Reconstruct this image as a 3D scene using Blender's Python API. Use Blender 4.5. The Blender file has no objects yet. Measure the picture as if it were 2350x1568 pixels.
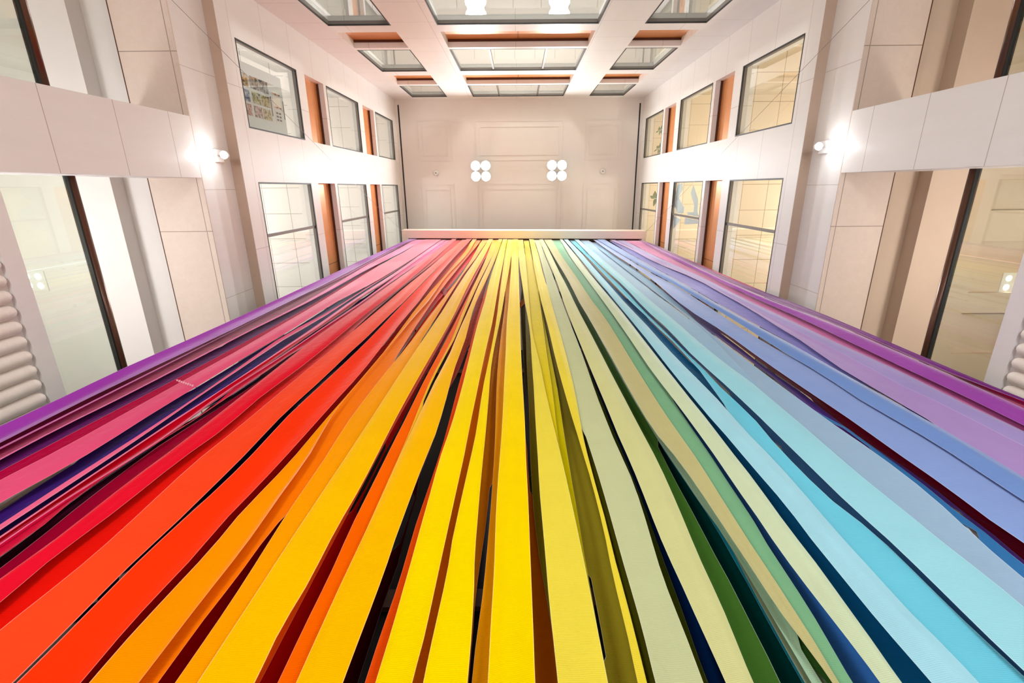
import bpy, bmesh, math, random
from mathutils import Vector, Matrix
random.seed(7)
SC = bpy.context.scene
COL = SC.collection
R = math.radians

# ------------------------------------------------------------------ camera
# The photographer stands on the atrium floor (eye level z = 0, floor z = -1.6), 2.2 m in front
# of the fabric curtain, and looks almost straight up.
TH, RHO, FPX = R(17.84), R(0.45), 1100.0
cam_d = bpy.data.cameras.new('camera')
cam = bpy.data.objects.new('camera', cam_d)
COL.objects.link(cam)
axis = Vector((0, math.sin(TH), math.cos(TH)))
down = Vector((0, math.cos(TH), -math.sin(TH)))
right = Vector((1, 0, 0)) * math.cos(RHO) + down * math.sin(RHO)
up = Vector((1, 0, 0)) * math.sin(RHO) - down * math.cos(RHO)
m = Matrix((right, up, -axis)).transposed().to_4x4()
cam.matrix_world = m
cam_d.sensor_width = 36.0
cam_d.lens = 36.0 * FPX / 2350.0
cam_d.shift_x = -18.0 / 2350.0
cam_d.clip_start = 0.05
cam_d.clip_end = 200
SC.camera = cam

# ------------------------------------------------------------------ world, exposure, atrium lights
world = bpy.data.worlds.new('world')
SC.world = world
world.use_nodes = True
world.node_tree.nodes['Background'].inputs[0].default_value = (0.9, 0.92, 1.0, 1)
world.node_tree.nodes['Background'].inputs[1].default_value = 0.3
SC.view_settings.view_transform = 'Standard'
SC.view_settings.look = 'None'
SC.view_settings.exposure = 0.2
SC.view_settings.gamma = 1.0
SC.view_settings.use_curve_mapping = False
SC.cycles.max_bounces = 10
SC.cycles.diffuse_bounces = 6
SC.cycles.glossy_bounces = 3
SC.cycles.transparent_max_bounces = 12
SC.cycles.sample_clamp_indirect = 6.0


def lamp(kind, name, loc, power, color=(0.95, 0.97, 1.0), size=0.5, rot=None, spread=None):
    d = bpy.data.lights.new(name, kind)
    d.energy = power
    d.color = color
    if kind == 'AREA':
        d.shape = 'DISK'
        d.size = size
        if spread: d.spread = spread
    else:
        d.shadow_soft_size = size
    o = bpy.data.objects.new(name, d)
    o.location = loc
    if rot: o.rotation_euler = rot
    COL.objects.link(o)
    return o


# unseen fill lights added low behind the camera, aimed up into the atrium
lamp('AREA', 'lobby_fill', (-3.2, -2.4, -0.9), 190, (0.93, 0.97, 1.0), 1.4, (R(180 - 12), R(-8), 0))
lamp('AREA', 'lobby_fill', (3.2, -2.4, -0.9), 190, (0.93, 0.97, 1.0), 1.4, (R(180 - 12), R(8), 0))
# unseen lamps added low in the rooms behind the upper windows (storey, side)
for z in (11.4, 16.1, 21.1):
    lamp('POINT', 'room_light', (-9.0, 0.8, z), 300, (0.98, 0.98, 1.0), 0.4)
    lamp('POINT', 'room_light', (9.1, 0.8, z), 330, (1.0, 0.95, 0.86), 0.4)
    lamp('POINT', 'room_light', (0.0, -7.2, z), 420, (0.98, 0.98, 0.98), 0.4)
# unseen fill lights added low in the open galleries, the right one weaker
lamp('POINT', 'gallery_fill', (-8.4, 1.0, 6.1), 230, (0.97, 0.98, 1.0), 0.4)
lamp('POINT', 'gallery_fill', (8.6, 1.0, 6.1), 170, (1.0, 0.95, 0.9), 0.4)


# ------------------------------------------------------------------ materials
def lin(h):
    h = h.lstrip('#')
    v = [int(h[i:i + 2], 16) / 255 for i in (0, 2, 4)]
    return tuple((c / 12.92 if c <= 0.04045 else ((c + 0.055) / 1.055) ** 2.4) for c in v) + (1,)


def base_mat(name, col, rough=0.6, metal=0.0, spec=0.5):
    mt = bpy.data.materials.new(name)
    mt.use_nodes = True
    b = mt.node_tree.nodes['Principled BSDF']
    b.inputs['Base Color'].default_value = lin(col) if isinstance(col, str) else col
    b.inputs['Roughness'].default_value = rough
    b.inputs['Metallic'].default_value = metal
    b.inputs['Specular IOR Level'].default_value = spec
    return mt, mt.node_tree, b


def noise_mat(name, c1, c2, scale=3.0, rough=0.6, metal=0.0, bump=0.0, stretch=(1, 1, 1), spec=0.4):
    mt, nt, b = base_mat(name, c1, rough, metal, spec)
    tc = nt.nodes.new('ShaderNodeTexCoord')
    mp = nt.nodes.new('ShaderNodeMapping')
    mp.inputs['Scale'].default_value = stretch
    n = nt.nodes.new('ShaderNodeTexNoise')
    n.inputs['Scale'].default_value = scale
    n.inputs['Detail'].default_value = 6
    n.inputs['Roughness'].default_value = 0.65
    mx = nt.nodes.new('ShaderNodeMix')
    mx.data_type = 'RGBA'
    mx.inputs[6].default_value = lin(c1)
    mx.inputs[7].default_value = lin(c2)
    nt.links.new(tc.outputs['Object'], mp.inputs[0])
    nt.links.new(mp.outputs[0], n.inputs['Vector'])
    nt.links.new(n.outputs['Fac'], mx.inputs[0])
    nt.links.new(mx.outputs[2], b.inputs['Base Color'])
    if bump:
        bp = nt.nodes.new('ShaderNodeBump')
        bp.inputs['Strength'].default_value = bump
        bp.inputs['Distance'].default_value = 0.01
        nt.links.new(n.outputs['Fac'], bp.inputs['Height'])
        nt.links.new(bp.outputs[0], b.inputs['Normal'])
    return mt


def joint_mat(name, c1, c2, cj, plane, bw, bh, off=(0, 0, 0), mortar=0.008, rough=0.45, nscale=1.6, shift=0.0):
    """stone or plaster in panels: plane says which object axes run along and up the panels"""
    mt, nt, b = base_mat(name, c1, rough, 0, 0.45)
    L = nt.links.new
    tc = nt.nodes.new('ShaderNodeTexCoord')
    sp = nt.nodes.new('ShaderNodeSeparateXYZ')
    cb = nt.nodes.new('ShaderNodeCombineXYZ')
    ad = nt.nodes.new('ShaderNodeVectorMath')
    ad.operation = 'ADD'
    ad.inputs[1].default_value = off
    L(tc.outputs['Object'], ad.inputs[0])
    L(ad.outputs[0], sp.inputs[0])
    L(sp.outputs['XYZ'.index(plane[0])], cb.inputs[0])
    L(sp.outputs['XYZ'.index(plane[1])], cb.inputs[1])
    br = nt.nodes.new('ShaderNodeTexBrick')
    br.offset = shift
    br.inputs['Scale'].default_value = 1.0
    br.inputs['Brick Width'].default_value = bw
    br.inputs['Row Height'].default_value = bh
    br.inputs['Mortar Size'].default_value = mortar
    br.inputs['Mortar Smooth'].default_value = 0.2
    L(cb.outputs[0], br.inputs['Vector'])
    n = nt.nodes.new('ShaderNodeTexNoise')
    n.inputs['Scale'].default_value = nscale
    n.inputs['Detail'].default_value = 9
    n.inputs['Roughness'].default_value = 0.7
    mp = nt.nodes.new('ShaderNodeMapping')
    mp.inputs['Scale'].default_value = (3, 3, 0.7)
    L(tc.outputs['Object'], mp.inputs[0])
    L(mp.outputs[0], n.inputs['Vector'])
    mx = nt.nodes.new('ShaderNodeMix')
    mx.data_type = 'RGBA'
    mx.inputs[6].default_value = lin(c1)
    mx.inputs[7].default_value = lin(c2)
    L(n.outputs['Fac'], mx.inputs[0])
    mj = nt.nodes.new('ShaderNodeMix')
    mj.data_type = 'RGBA'
    mj.inputs[7].default_value = lin(cj)
    L(br.outputs['Fac'], mj.inputs[0])
    L(mx.outputs[2], mj.inputs[6])
    L(mj.outputs[2], b.inputs['Base Color'])
    bp = nt.nodes.new('ShaderNodeBump')
    bp.invert = True
    bp.inputs['Strength'].default_value = 0.4
    bp.inputs['Distance'].default_value = 0.01
    L(br.outputs['Fac'], bp.inputs['Height'])
    L(bp.outputs[0], b.inputs['Normal'])
    return mt


def glass_mat(name, tint, refl=1.0):
    mt = bpy.data.materials.new(name)
    mt.use_nodes = True
    nt = mt.node_tree
    nt.nodes.clear()
    out = nt.nodes.new('ShaderNodeOutputMaterial')
    tr = nt.nodes.new('ShaderNodeBsdfTransparent')
    tr.inputs[0].default_value = lin(tint)
    gl = nt.nodes.new('ShaderNodeBsdfGlossy')
    gl.inputs['Roughness'].default_value = 0.01
    gl.inputs['Color'].default_value = (refl, refl, refl, 1)
    fr = nt.nodes.new('ShaderNodeFresnel')
    ge = nt.nodes.new('ShaderNodeNewGeometry')
    io = nt.nodes.new('ShaderNodeMapRange')      # same reflectance on both faces of the thin pane
    io.inputs['To Min'].default_value = 1.45
    io.inputs['To Max'].default_value = 1 / 1.45
    nt.links.new(ge.outputs['Backfacing'], io.inputs[0])
    nt.links.new(io.outputs[0], fr.inputs['IOR'])
    mx = nt.nodes.new('ShaderNodeMixShader')
    nt.links.new(fr.outputs[0], mx.inputs[0])
    nt.links.new(tr.outputs[0], mx.inputs[1])
    nt.links.new(gl.outputs[0], mx.inputs[2])
    nt.links.new(mx.outputs[0], out.inputs[0])
    return mt


def emit_mat(name, col, st):
    mt, nt, b = base_mat(name, col)
    b.inputs['Emission Color'].default_value = lin(col)
    b.inputs['Emission Strength'].default_value = st
    return mt


STONE1, STONE2, STONEJ = '#e9e7e5', '#e0dcd8', '#c8c0b9'
M = {}
M['wall_side'] = joint_mat('limestone_side', STONE1, STONE2, STONEJ, 'YZ', 3.18, 1.32, (0, -1.22, -0.2))
M['wall_back'] = joint_mat('limestone_back', STONE1, STONE2, STONEJ, 'XZ', 2.1, 1.32, (0.05, 0, -0.2))
M['pier'] = joint_mat('limestone_pier', STONE1, STONE2, '#b9aca2', 'YZ', 9.0, 1.14, (3, 0, -0.75), 0.007)
M['lintel'] = joint_mat('limestone_lintel', STONE1, STONE2, STONEJ, 'YZ', 2.05, 4.0, (-0.9, 0, 1.0), 0.007)
for _k, _o in (('soffit_left', 0.5), ('soffit_right', 0.31)):
    M[_k] = joint_mat(_k, '#dccbbd', '#ccb9a9', '#9c8a7b', 'YX', 3.0, 0.9, (_o, 2.25, 0), 0.008, 0.6, 3.0)  # shade under the lintels is put into the browner stone tone
M['underside'] = noise_mat('shaded_stone', '#c4ad9a', '#b59d89', 3.0, 0.6)  # shade below the upper walls painted in as brown
M['stone'] = noise_mat('plain_stone', STONE1, STONE2, 2.0, 0.5, stretch=(3, 3, 0.7))
M['plaster'] = noise_mat('plaster', '#e8e3de', '#e0d9d2', 1.2, 0.8)
M['plaster_dim'] = noise_mat('dim_plaster', '#d8c4b0', '#ccb59f', 1.2, 0.8)  # weaker light of the right gallery put into the plaster colour
M['ceiling'] = noise_mat('ceiling_plaster', '#e2dcd6', '#dbd3cc', 0.9, 0.75)
M['tiles_l'] = joint_mat('ceiling_tiles_white', '#ebe8e5', '#e5e1dc', '#a8a095', 'XY', 0.69, 0.68, (0.1, 0.03, 0), 0.008, 0.8)
M['tiles_r'] = joint_mat('ceiling_tiles_cream', '#e9dcc6', '#e4d5bc', '#a8957a', 'XY', 0.69, 0.68, (0.1, 0.03, 0), 0.008, 0.8)
M['rib'] = noise_mat('ribbed_stone', '#ece4dc', '#dcd0c4', 9.0, 0.6, bump=0.5)
M['copper'] = noise_mat('copper_panel', '#e0995f', '#d48a4e', 6.0, 0.36, 0.35, stretch=(1, 1, 0.3), spec=0.5)
M['shadow_gap'] = noise_mat('gap_shade_brown', '#5a2f1c', '#4a2415', 4.0, 0.6)  # gap shade put into a dark brown, also used for seams and print
M['frame'] = noise_mat('grey_frame', '#7d7670', '#6f6963', 5.0, 0.45, 0.3)
M['gasket'] = noise_mat('black_gasket', '#1b1917', '#24211f', 5.0, 0.5)
M['bronze'] = noise_mat('dark_bronze', '#6a4736', '#54382b', 30.0, 0.28, 0.4)
M['glass'] = glass_mat('window_glass', '#f7f9f6')
M['glass_rail'] = glass_mat('rail_glass', '#f0f4ee')
M['black'] = noise_mat('black_glass_wall', '#050404', '#080606', 1.0, 0.35, spec=0.2)
M['brown'] = noise_mat('brown_transom', '#4a3020', '#3a2417', 4.0, 0.5)
M['beam'] = noise_mat('pale_wood', '#efe0d2', '#e6d3c2', 2.5, 0.5, stretch=(0.6, 6, 6))
M['white_metal'] = noise_mat('white_metal', '#e8e6e3', '#dcdad6', 6.0, 0.35)
M['steel'] = noise_mat('steel_cable', '#9a948e', '#857f79', 6.0, 0.35, 0.7)
M['lens'] = emit_mat('lamp_lens', '#fffaf5', 14.0)
M['lens_small'] = emit_mat('small_lamp_lens', '#fffaf5', 12.0)
M['panel'] = noise_mat('poster_panel', '#cfd6de', '#c8cfd8', 2.0, 0.5)
M['ink'] = noise_mat('dark_print', '#4a4a52', '#3c3c44', 9.0, 0.6)
M['paper'] = noise_mat('paper', '#f0eeea', '#e6e2dc', 9.0, 0.6)
M['film'] = noise_mat('pale_blue_film', '#dcebf6', '#d5e6f3', 3.0, 0.6)
M['leaf'] = noise_mat('leaf', '#5c7a3e', '#8aa060', 12.0, 0.5)
M['pot'] = noise_mat('clay_pot', '#d8d2c8', '#c8c0b4', 6.0, 0.5)
M['floor'] = joint_mat('floor_stone', '#e0d6ca', '#d4c8ba', '#a89a8a', 'XY', 0.9, 0.9, (0, 0, 0), 0.006, 0.35)


def fabric(col, i):
    mt, nt, b = base_mat('fabric_%03d' % i, col, 0.9, 0, 0.0)
    L = nt.links.new
    b.inputs['Sheen Weight'].default_value = 0.9
    b.inputs['Sheen Roughness'].default_value = 0.2
    uv = nt.nodes.new('ShaderNodeUVMap')
    sp = nt.nodes.new('ShaderNodeSeparateXYZ')
    L(uv.outputs[0], sp.inputs[0])
    # knitted ribs across the strip (uv y is metres along it)
    mp = nt.nodes.new('ShaderNodeMapping')
    mp.inputs['Scale'].default_value = (0.6, 1, 1)
    L(uv.outputs[0], mp.inputs[0])
    wv = nt.nodes.new('ShaderNodeTexWave')
    wv.bands_direction = 'Y'
    wv.inputs['Scale'].default_value = 34.0
    wv.inputs['Distortion'].default_value = 0.6
    wv.inputs['Detail'].default_value = 1.0
    L(mp.outputs[0], wv.inputs['Vector'])
    nz = nt.nodes.new('ShaderNodeTexNoise')
    nz.inputs['Scale'].default_value = 3.0
    nz.inputs['Detail'].default_value = 5
    tc = nt.nodes.new('ShaderNodeTexCoord')
    L(tc.outputs['Object'], nz.inputs['Vector'])
    hs = nt.nodes.new('ShaderNodeHueSaturation')
    hs.inputs['Color'].default_value = lin(col)
    mr = nt.nodes.new('ShaderNodeMapRange')
    mr.inputs['To Min'].default_value = 0.93
    mr.inputs['To Max'].default_value = 1.05
    L(nz.outputs['Fac'], mr.inputs[0])
    mr2 = nt.nodes.new('ShaderNodeMapRange')
    mr2.inputs['To Min'].default_value = 0.90
    mr2.inputs['To Max'].default_value = 1.02
    L(wv.outputs['Fac'], mr2.inputs[0])
    ml = nt.nodes.new('ShaderNodeMath')
    ml.operation = 'MULTIPLY'
    L(mr.outputs[0], ml.inputs[0])
    L(mr2.outputs[0], ml.inputs[1])
    L(ml.outputs[0], hs.inputs['Value'])
    # raw selvedge: a thin paler thread line along both edges
    e = nt.nodes.new('ShaderNodeMath')
    e.operation = 'GREATER_THAN'
    ab = nt.nodes.new('ShaderNodeMath')
    ab.operation = 'ABSOLUTE'
    sb = nt.nodes.new('ShaderNodeMath')
    sb.operation = 'SUBTRACT'
    sb.inputs[1].default_value = 0.5
    L(sp.outputs[0], sb.inputs[0])
    L(sb.outputs[0], ab.inputs[0])
    L(ab.outputs[0], e.inputs[0])
    e.inputs[1].default_value = 0.485
    mx = nt.nodes.new('ShaderNodeMix')
    mx.data_type = 'RGBA'
    c = lin(col)
    mx.inputs[7].default_value = tuple(0.65 * x + 0.35 for x in c[:3]) + (1,)
    fm = nt.nodes.new('ShaderNodeMath')
    fm.operation = 'MULTIPLY'
    fm.inputs[1].default_value = 0.55
    L(e.outputs[0], fm.inputs[0])
    L(fm.outputs[0], mx.inputs[0])
    L(hs.outputs[0], mx.inputs[6])
    L(mx.outputs[2], b.inputs['Base Color'])
    # creases
    cz = nt.nodes.new('ShaderNodeTexNoise')
    cz.inputs['Scale'].default_value = 7.0
    cz.inputs['Detail'].default_value = 4
    cz.inputs['Distortion'].default_value = 0.8
    L(mp.outputs[0], cz.inputs['Vector'])
    b1 = nt.nodes.new('ShaderNodeBump')
    b1.inputs['Strength'].default_value = 0.35
    b1.inputs['Distance'].default_value = 0.012
    L(cz.outputs['Fac'], b1.inputs['Height'])
    b2 = nt.nodes.new('ShaderNodeBump')
    b2.inputs['Strength'].default_value = 0.25
    b2.inputs['Distance'].default_value = 0.003
    L(wv.outputs['Fac'], b2.inputs['Height'])
    L(b1.outputs[0], b2.inputs['Normal'])
    L(b2.outputs[0], b.inputs['Normal'])
    return mt


# ------------------------------------------------------------------ mesh helpers
class MB:
    def __init__(s):
        s.bm = bmesh.new()

    def poly(s, pts):
        vs = [s.bm.verts.new(p) for p in pts]
        return s.bm.faces.new(vs)

    def box(s, x0, x1, y0, y1, z0, z1, f=None):
        f = f or (lambda x, y, z: (x, y, z))
        v = [s.bm.verts.new(f(x, y, z)) for x in (x0, x1) for y in (y0, y1) for z in (z0, z1)]
        for q in ((0, 1, 3, 2), (4, 6, 7, 5), (0, 4, 5, 1), (2, 3, 7, 6), (0, 2, 6, 4), (1, 5, 7, 3)):
            s.bm.faces.new([v[i] for i in q])

    def tube(s, pts, r, n=12, cap=True):
        rings = []
        pts = [Vector(p) for p in pts]
        rr = r if isinstance(r, (list, tuple)) else [r] * len(pts)
        for i, p in enumerate(pts):
            d = (pts[min(i + 1, len(pts) - 1)] - pts[max(i - 1, 0)]).normalized()
            a = Vector((0, 0, 1)) if abs(d.z) < 0.9 else Vector((1, 0, 0))
            u = d.cross(a).normalized()
            w = d.cross(u)
            rings.append([s.bm.verts.new(p + (u * math.cos(t) + w * math.sin(t)) * rr[i])
                          for t in [2 * math.pi * j / n for j in range(n)]])
        for A, B in zip(rings, rings[1:]):
            for j in range(n):
                s.bm.faces.new((A[j], A[(j + 1) % n], B[(j + 1) % n], B[j]))
        if cap:
            s.bm.faces.new(rings[0])
            s.bm.faces.new(rings[-1])

    def build(s, name, mat, parent=None, smooth=False, bevel=0.0):
        bmesh.ops.recalc_face_normals(s.bm, faces=s.bm.faces)
        if smooth:
            for f in s.bm.faces: f.smooth = True
        me = bpy.data.meshes.new(name)
        s.bm.to_mesh(me)
        s.bm.free()
        me.materials.append(mat)
        o = bpy.data.objects.new(name, me)
        COL.objects.link(o)
        if parent: o.parent = parent
        if bevel:
            bv = o.modifiers.new('bevel', 'BEVEL')
            bv.width = bevel
            bv.segments = 2
            bv.limit_method = 'ANGLE'
        return o


def struct(o):
    o['kind'] = 'structure'
    return o


def tag(o, label, cat, group=None):
    o['label'] = label
    o['category'] = cat
    if group: o['group'] = group
    return o


def thing(name, loc, label, cat, group=None):
    o = bpy.data.objects.new(name, None)
    o.empty_display_size = 0.2
    COL.objects.link(o)
    o.location = loc
    return tag(o, label, cat, group)


def keep(o, root):
    """parent a part to its thing without moving it"""
    o.parent = root
    o.matrix_parent_inverse = Matrix.Translation(root.location).inverted()
    return o


def sub(o, part, root):
    """parent a sub-part to its part without moving it"""
    o.parent = part
    return o



# ------------------------------------------------------------------ the shaft: dimensions
XL, XR = -5.6, 5.7            # upper wall faces
XL2, XR2 = -5.8, 5.9          # lower wall faces
YB, YF = -3.82, 8.2           # back wall face, dark front wall
ZC = 24.0                     # ceiling
ZBASE = 10.33                 # underside of the upper walls
ZLIN = 9.28                   # underside of the lower lintels
WIN = [(10.88, 13.64), (15.60, 18.54), (20.62, 23.34)]
NICHE = [(14.12, 15.40), (19.03, 20.40)]
COLS = [(-2.87, -1.22), (-0.15, 4.55), (5.62, 7.27)]
BAYS = [(-4.66, -3.11), (-1.98, 2.01), (3.14, 4.66)]
D = 0.35
WIN_B = [(10.88, 13.63), (15.82, 18.54), (20.98, 23.42)]
NICHE_B = [(14.16, 15.62), (19.16, 20.72)]

SIDES = {
    'left': lambda u, w, z: (XL - w, u, z),
    'right': lambda u, w, z: (XR + w, u, z),
    'back': lambda u, w, z: (u, YB - w, z),
}


def wall_with_holes(side, u0, u1, z0, z1, holes, name, mat):
    f = SIDES[side]
    us = sorted({u0, u1} | {h[0] for h in holes} | {h[1] for h in holes})
    zs = sorted({z0, z1} | {h[2] for h in holes} | {h[3] for h in holes})
    mb = MB()
    for a, b in zip(us, us[1:]):
        for c, d in zip(zs, zs[1:]):
            if any(h[0] <= a and b <= h[1] and h[2] <= c and d <= h[3] for h in holes):
                continue
            mb.poly([f(a, 0, c), f(b, 0, c), f(b, 0, d), f(a, 0, d)])
            mb.poly([f(a, D, c), f(a, D, d), f(b, D, d), f(b, D, c)])
    for h in holes:
        a, b, c, d = h
        for p, q in (((a, c), (b, c)), ((b, c), (b, d)), ((b, d), (a, d)), ((a, d), (a, c))):
            mb.poly([f(p[0], 0, p[1]), f(q[0], 0, q[1]), f(q[0], D, q[1]), f(p[0], D, p[1])])
    for p, q in (((u0, z0), (u1, z0)), ((u0, z1), (u1, z1)), ((u0, z0), (u0, z1)), ((u1, z0), (u1, z1))):
        mb.poly([f(p[0], 0, p[1]), f(q[0], 0, q[1]), f(q[0], D, q[1]), f(p[0], D, p[1])])
    bmesh.ops.remove_doubles(mb.bm, verts=mb.bm.verts, dist=1e-4)
    return struct(mb.build(name, mat))


holes_side = [(a, b, c, d) for a, b in COLS for c, d in WIN + NICHE]
holes_back = [(a, b, c, d) for a, b in BAYS for c, d in WIN_B + NICHE_B]
wall_with_holes('left', YB, YF, ZBASE, ZC, holes_side, 'wall_left', M['wall_side'])
wall_with_holes('right', YB, YF, ZBASE, ZC, holes_side, 'wall_right', M['wall_side'])
wall_with_holes('back', XL - 1.2, XR + 1.2, -1.6, ZC, holes_back, 'wall_back', M['wall_back'])

mb = MB(); mb.box(-13, 13, YF, YF + 0.2, -1.6, ZC + 0.3)
wf = struct(mb.build('wall_front', M['black']))
for z in (7.6, 20.5):
    mb = MB(); mb.box(-5.5, 5.6, YF - 0.12, YF, z, z + 0.45); struct(mb.build('trim_1', M['brown']))
mb = MB(); mb.box(-13, 13, -10, YF, -1.9, -1.6); struct(mb.build('floor', M['floor']))
mb = MB(); mb.box(-13, 13, -10, YF, ZC, ZC + 0.3); struct(mb.build('ceiling', M['ceiling']))

for x0, x1 in ((XL2, XL), (XR, XR2)):       # underside of the upper walls, its shade put into a browner colour
    mb = MB(); mb.box(x0, x1, YB, YF, ZBASE - 0.02, ZBASE - 0.001); struct(mb.build('trim_7', M['underside']))

# raised plaster margins and panel beads on the ceiling
def bead(x0, x1, y0, y1, w=0.04, h=0.02):
    mb.box(x0, x1, y0, y0 + w, ZC - h, ZC)
    mb.box(x0, x1, y1 - w, y1, ZC - h, ZC)
    mb.box(x0, x0 + w, y0 + w, y1 - w, ZC - h, ZC)
    mb.box(x1 - w, x1, y0 + w, y1 - w, ZC - h, ZC)
mb = MB()
for x0, x1 in ((-4.66, -3.08), (-1.98, 2.07), (3.09, 4.82)):
    for y0, y1 in ((-2.92, -1.20), (-0.18, 4.5)):
        bead(x0, x1, y0, y1)
        bead(x0 + 0.19, x1 - 0.19, y0 + 0.24, y1 - 0.22)
struct(mb.build('trim_2', M['ceiling']))
for x in (-5.44, 5.55):
    mb = MB(); mb.box(x - 0.03, x + 0.03, -3.6, 7.9, ZC - 0.012, ZC + 0.02); struct(mb.build('trim_3', M['gasket']))

# ------------------------------------------------------------------ windows and copper niches
wn = 0
side_word = {'left': 'left wall', 'right': 'right wall', 'back': 'back wall'}
row_word = ['lowest', 'middle', 'topmost']
def window(side, u0, u1, z0, z1, mull):
    global wn
    wn += 1
    f = SIDES[side]
    def bx(mb, a, b, w0, w1, c, d):
        mb.box(a, b, w0, w1, c, d, f)
    mb = MB(); t = 0.035
    bx(mb, u0 + 0.002, u1 - 0.002, 0.02, 0.10, z1 - t, z1 - 0.002)
    bx(mb, u0 + 0.002, u1 - 0.002, 0.02, 0.10, z0 + 0.002, z0 + t)
    bx(mb, u0 + 0.002, u0 + t, 0.02, 0.10, z0 + t, z1 - t)
    bx(mb, u1 - t, u1 - 0.002, 0.02, 0.10, z0 + t, z1 - t)
    fr = struct(mb.build('window_%d' % wn, M['frame']))
    mb = MB(); t = 0.05
    bx(mb, u0 + 0.002, u1 - 0.002, -0.004, 0.02, z1 - t, z1 - 0.002)
    bx(mb, u0 + 0.002, u1 - 0.002, -0.004, 0.02, z0 + 0.002, z0 + 0.03)
    bx(mb, u0 + 0.002, u0 + 0.03, -0.004, 0.02, z0 + 0.03, z1 - t)
    bx(mb, u1 - 0.03, u1 - 0.002, -0.004, 0.02, z0 + 0.03, z1 - t)
    mb.build('gasket', M['gasket'], fr)
    edges = [u0 + 0.035] + list(mull) + [u1 - 0.035]
    for u in mull:
        mb = MB(); bx(mb, u - 0.03, u + 0.03, 0.03, 0.11, z0 + 0.035, z1 - 0.035); mb.build('mullion', M['frame'], fr)
    for a, b in zip(edges, edges[1:]):
        mb = MB(); bx(mb, a, b, 0.098, 0.106, z0 + 0.035, z1 - 0.035); mb.build('pane', M['glass'], fr)
    return fr


cn = {}
def niche(side, u0, u1, z0, z1, row, where):
    f = SIDES[side]
    root = thing('copper_spandrel', f((u0 + u1) / 2, 0.3, z0),
                 '%s copper panel %s above the %s windows' %
                 (side_word[side], where, row), 'copper panel', 'copper panels between the window rows')
    mb = MB(); mb.box(u0 + 0.003, u1 - 0.003, 0.20, 0.26, z0 + 0.003, z1 - 0.003, f)
    keep(mb.build('panel', M['copper']), root)
    mb = MB(); mb.box(u0 + 0.003, u1 - 0.003, 0.14, 0.20, z1 - 0.03, z1 - 0.003, f)  # dark strip stands in for the shade at the niche head
    keep(mb.build('shadow_gap', M['shadow_gap']), root)
    mb = MB()
    n = max(1, round((u1 - u0) / 2.35))
    for i in range(1, n):
        u = u0 + (u1 - u0) * i / n
        mb.box(u - 0.006, u + 0.006, 0.19, 0.202, z0 + 0.003, z1 - 0.05, f)
    if n > 1:
        keep(mb.build('seam', M['shadow_gap']), root)


for side in ('left', 'right'):
    for ci, (a, b) in enumerate(COLS[:2]):
        for ri, (c, d) in enumerate(WIN):
            window(side, a, b, c, d, [] if ci == 0 else [1.0, 3.4])
        for ri, (c, d) in enumerate(NICHE):
            niche(side, a, b, c, d, row_word[ri], ['beside the back corner', 'nearer the curtain'][ci])
for bi, (a, b) in enumerate(BAYS):
    for ri, (c, d) in enumerate(WIN_B):
        window('back', a, b, c, d, [-0.83, 0.85] if (bi == 1 and ri) else [])
    for ri, (c, d) in enumerate(NICHE_B):
        niche('back', a, b, c, d, row_word[ri], ['in the left bay', 'in the wide middle bay', 'in the right bay'][bi])

# third column of side openings lies behind the curtain: plain closing slabs at the niche depth
for s in ('left', 'right'):
    mb = MB()
    for c, d in WIN + NICHE:
        mb.box(5.62, 7.27, 0.25, 0.34, c, d, SIDES[s])
    struct(mb.build('trim_4', M['stone']))

# rooms behind the windows: floor slabs with tiled ceilings, and the outer walls that close them
for z0, z1 in ((13.72, 15.5), (18.62, 20.5), (23.42, 23.98)):
    mb = MB(); mb.box(-11, XL - D, -9, YF, z0, z1); struct(mb.build('ceiling', M['tiles_l']))
    mb = MB(); mb.box(XR + D, 11, -9, YF, z0, z1); struct(mb.build('ceiling', M['tiles_r']))
    mb = MB(); mb.box(XL - D, XR + D, -9, YB - D, z0, z1); struct(mb.build('ceiling', M['tiles_l']))
for nm, b in (('wall_left_outer', (-11.3, -11, -9.3, YF, -1.6, ZC)), ('wall_right_outer', (11, 11.3, -9.3, YF, -1.6, ZC)),
              ('wall_back_outer', (-11, 11, -9.3, -9, -1.6, ZC))):
    mb = MB(); mb.box(*b); struct(mb.build(nm, M['plaster']))
for sx in (-1, 1):      # cross walls that end the side rooms at the back corner
    mb = MB(); mb.box(sx * 6.4, sx * 11, YB - D, YB - D + 0.2, 5.6, ZC); struct(mb.build('wall_cross', M['plaster']))

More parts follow.
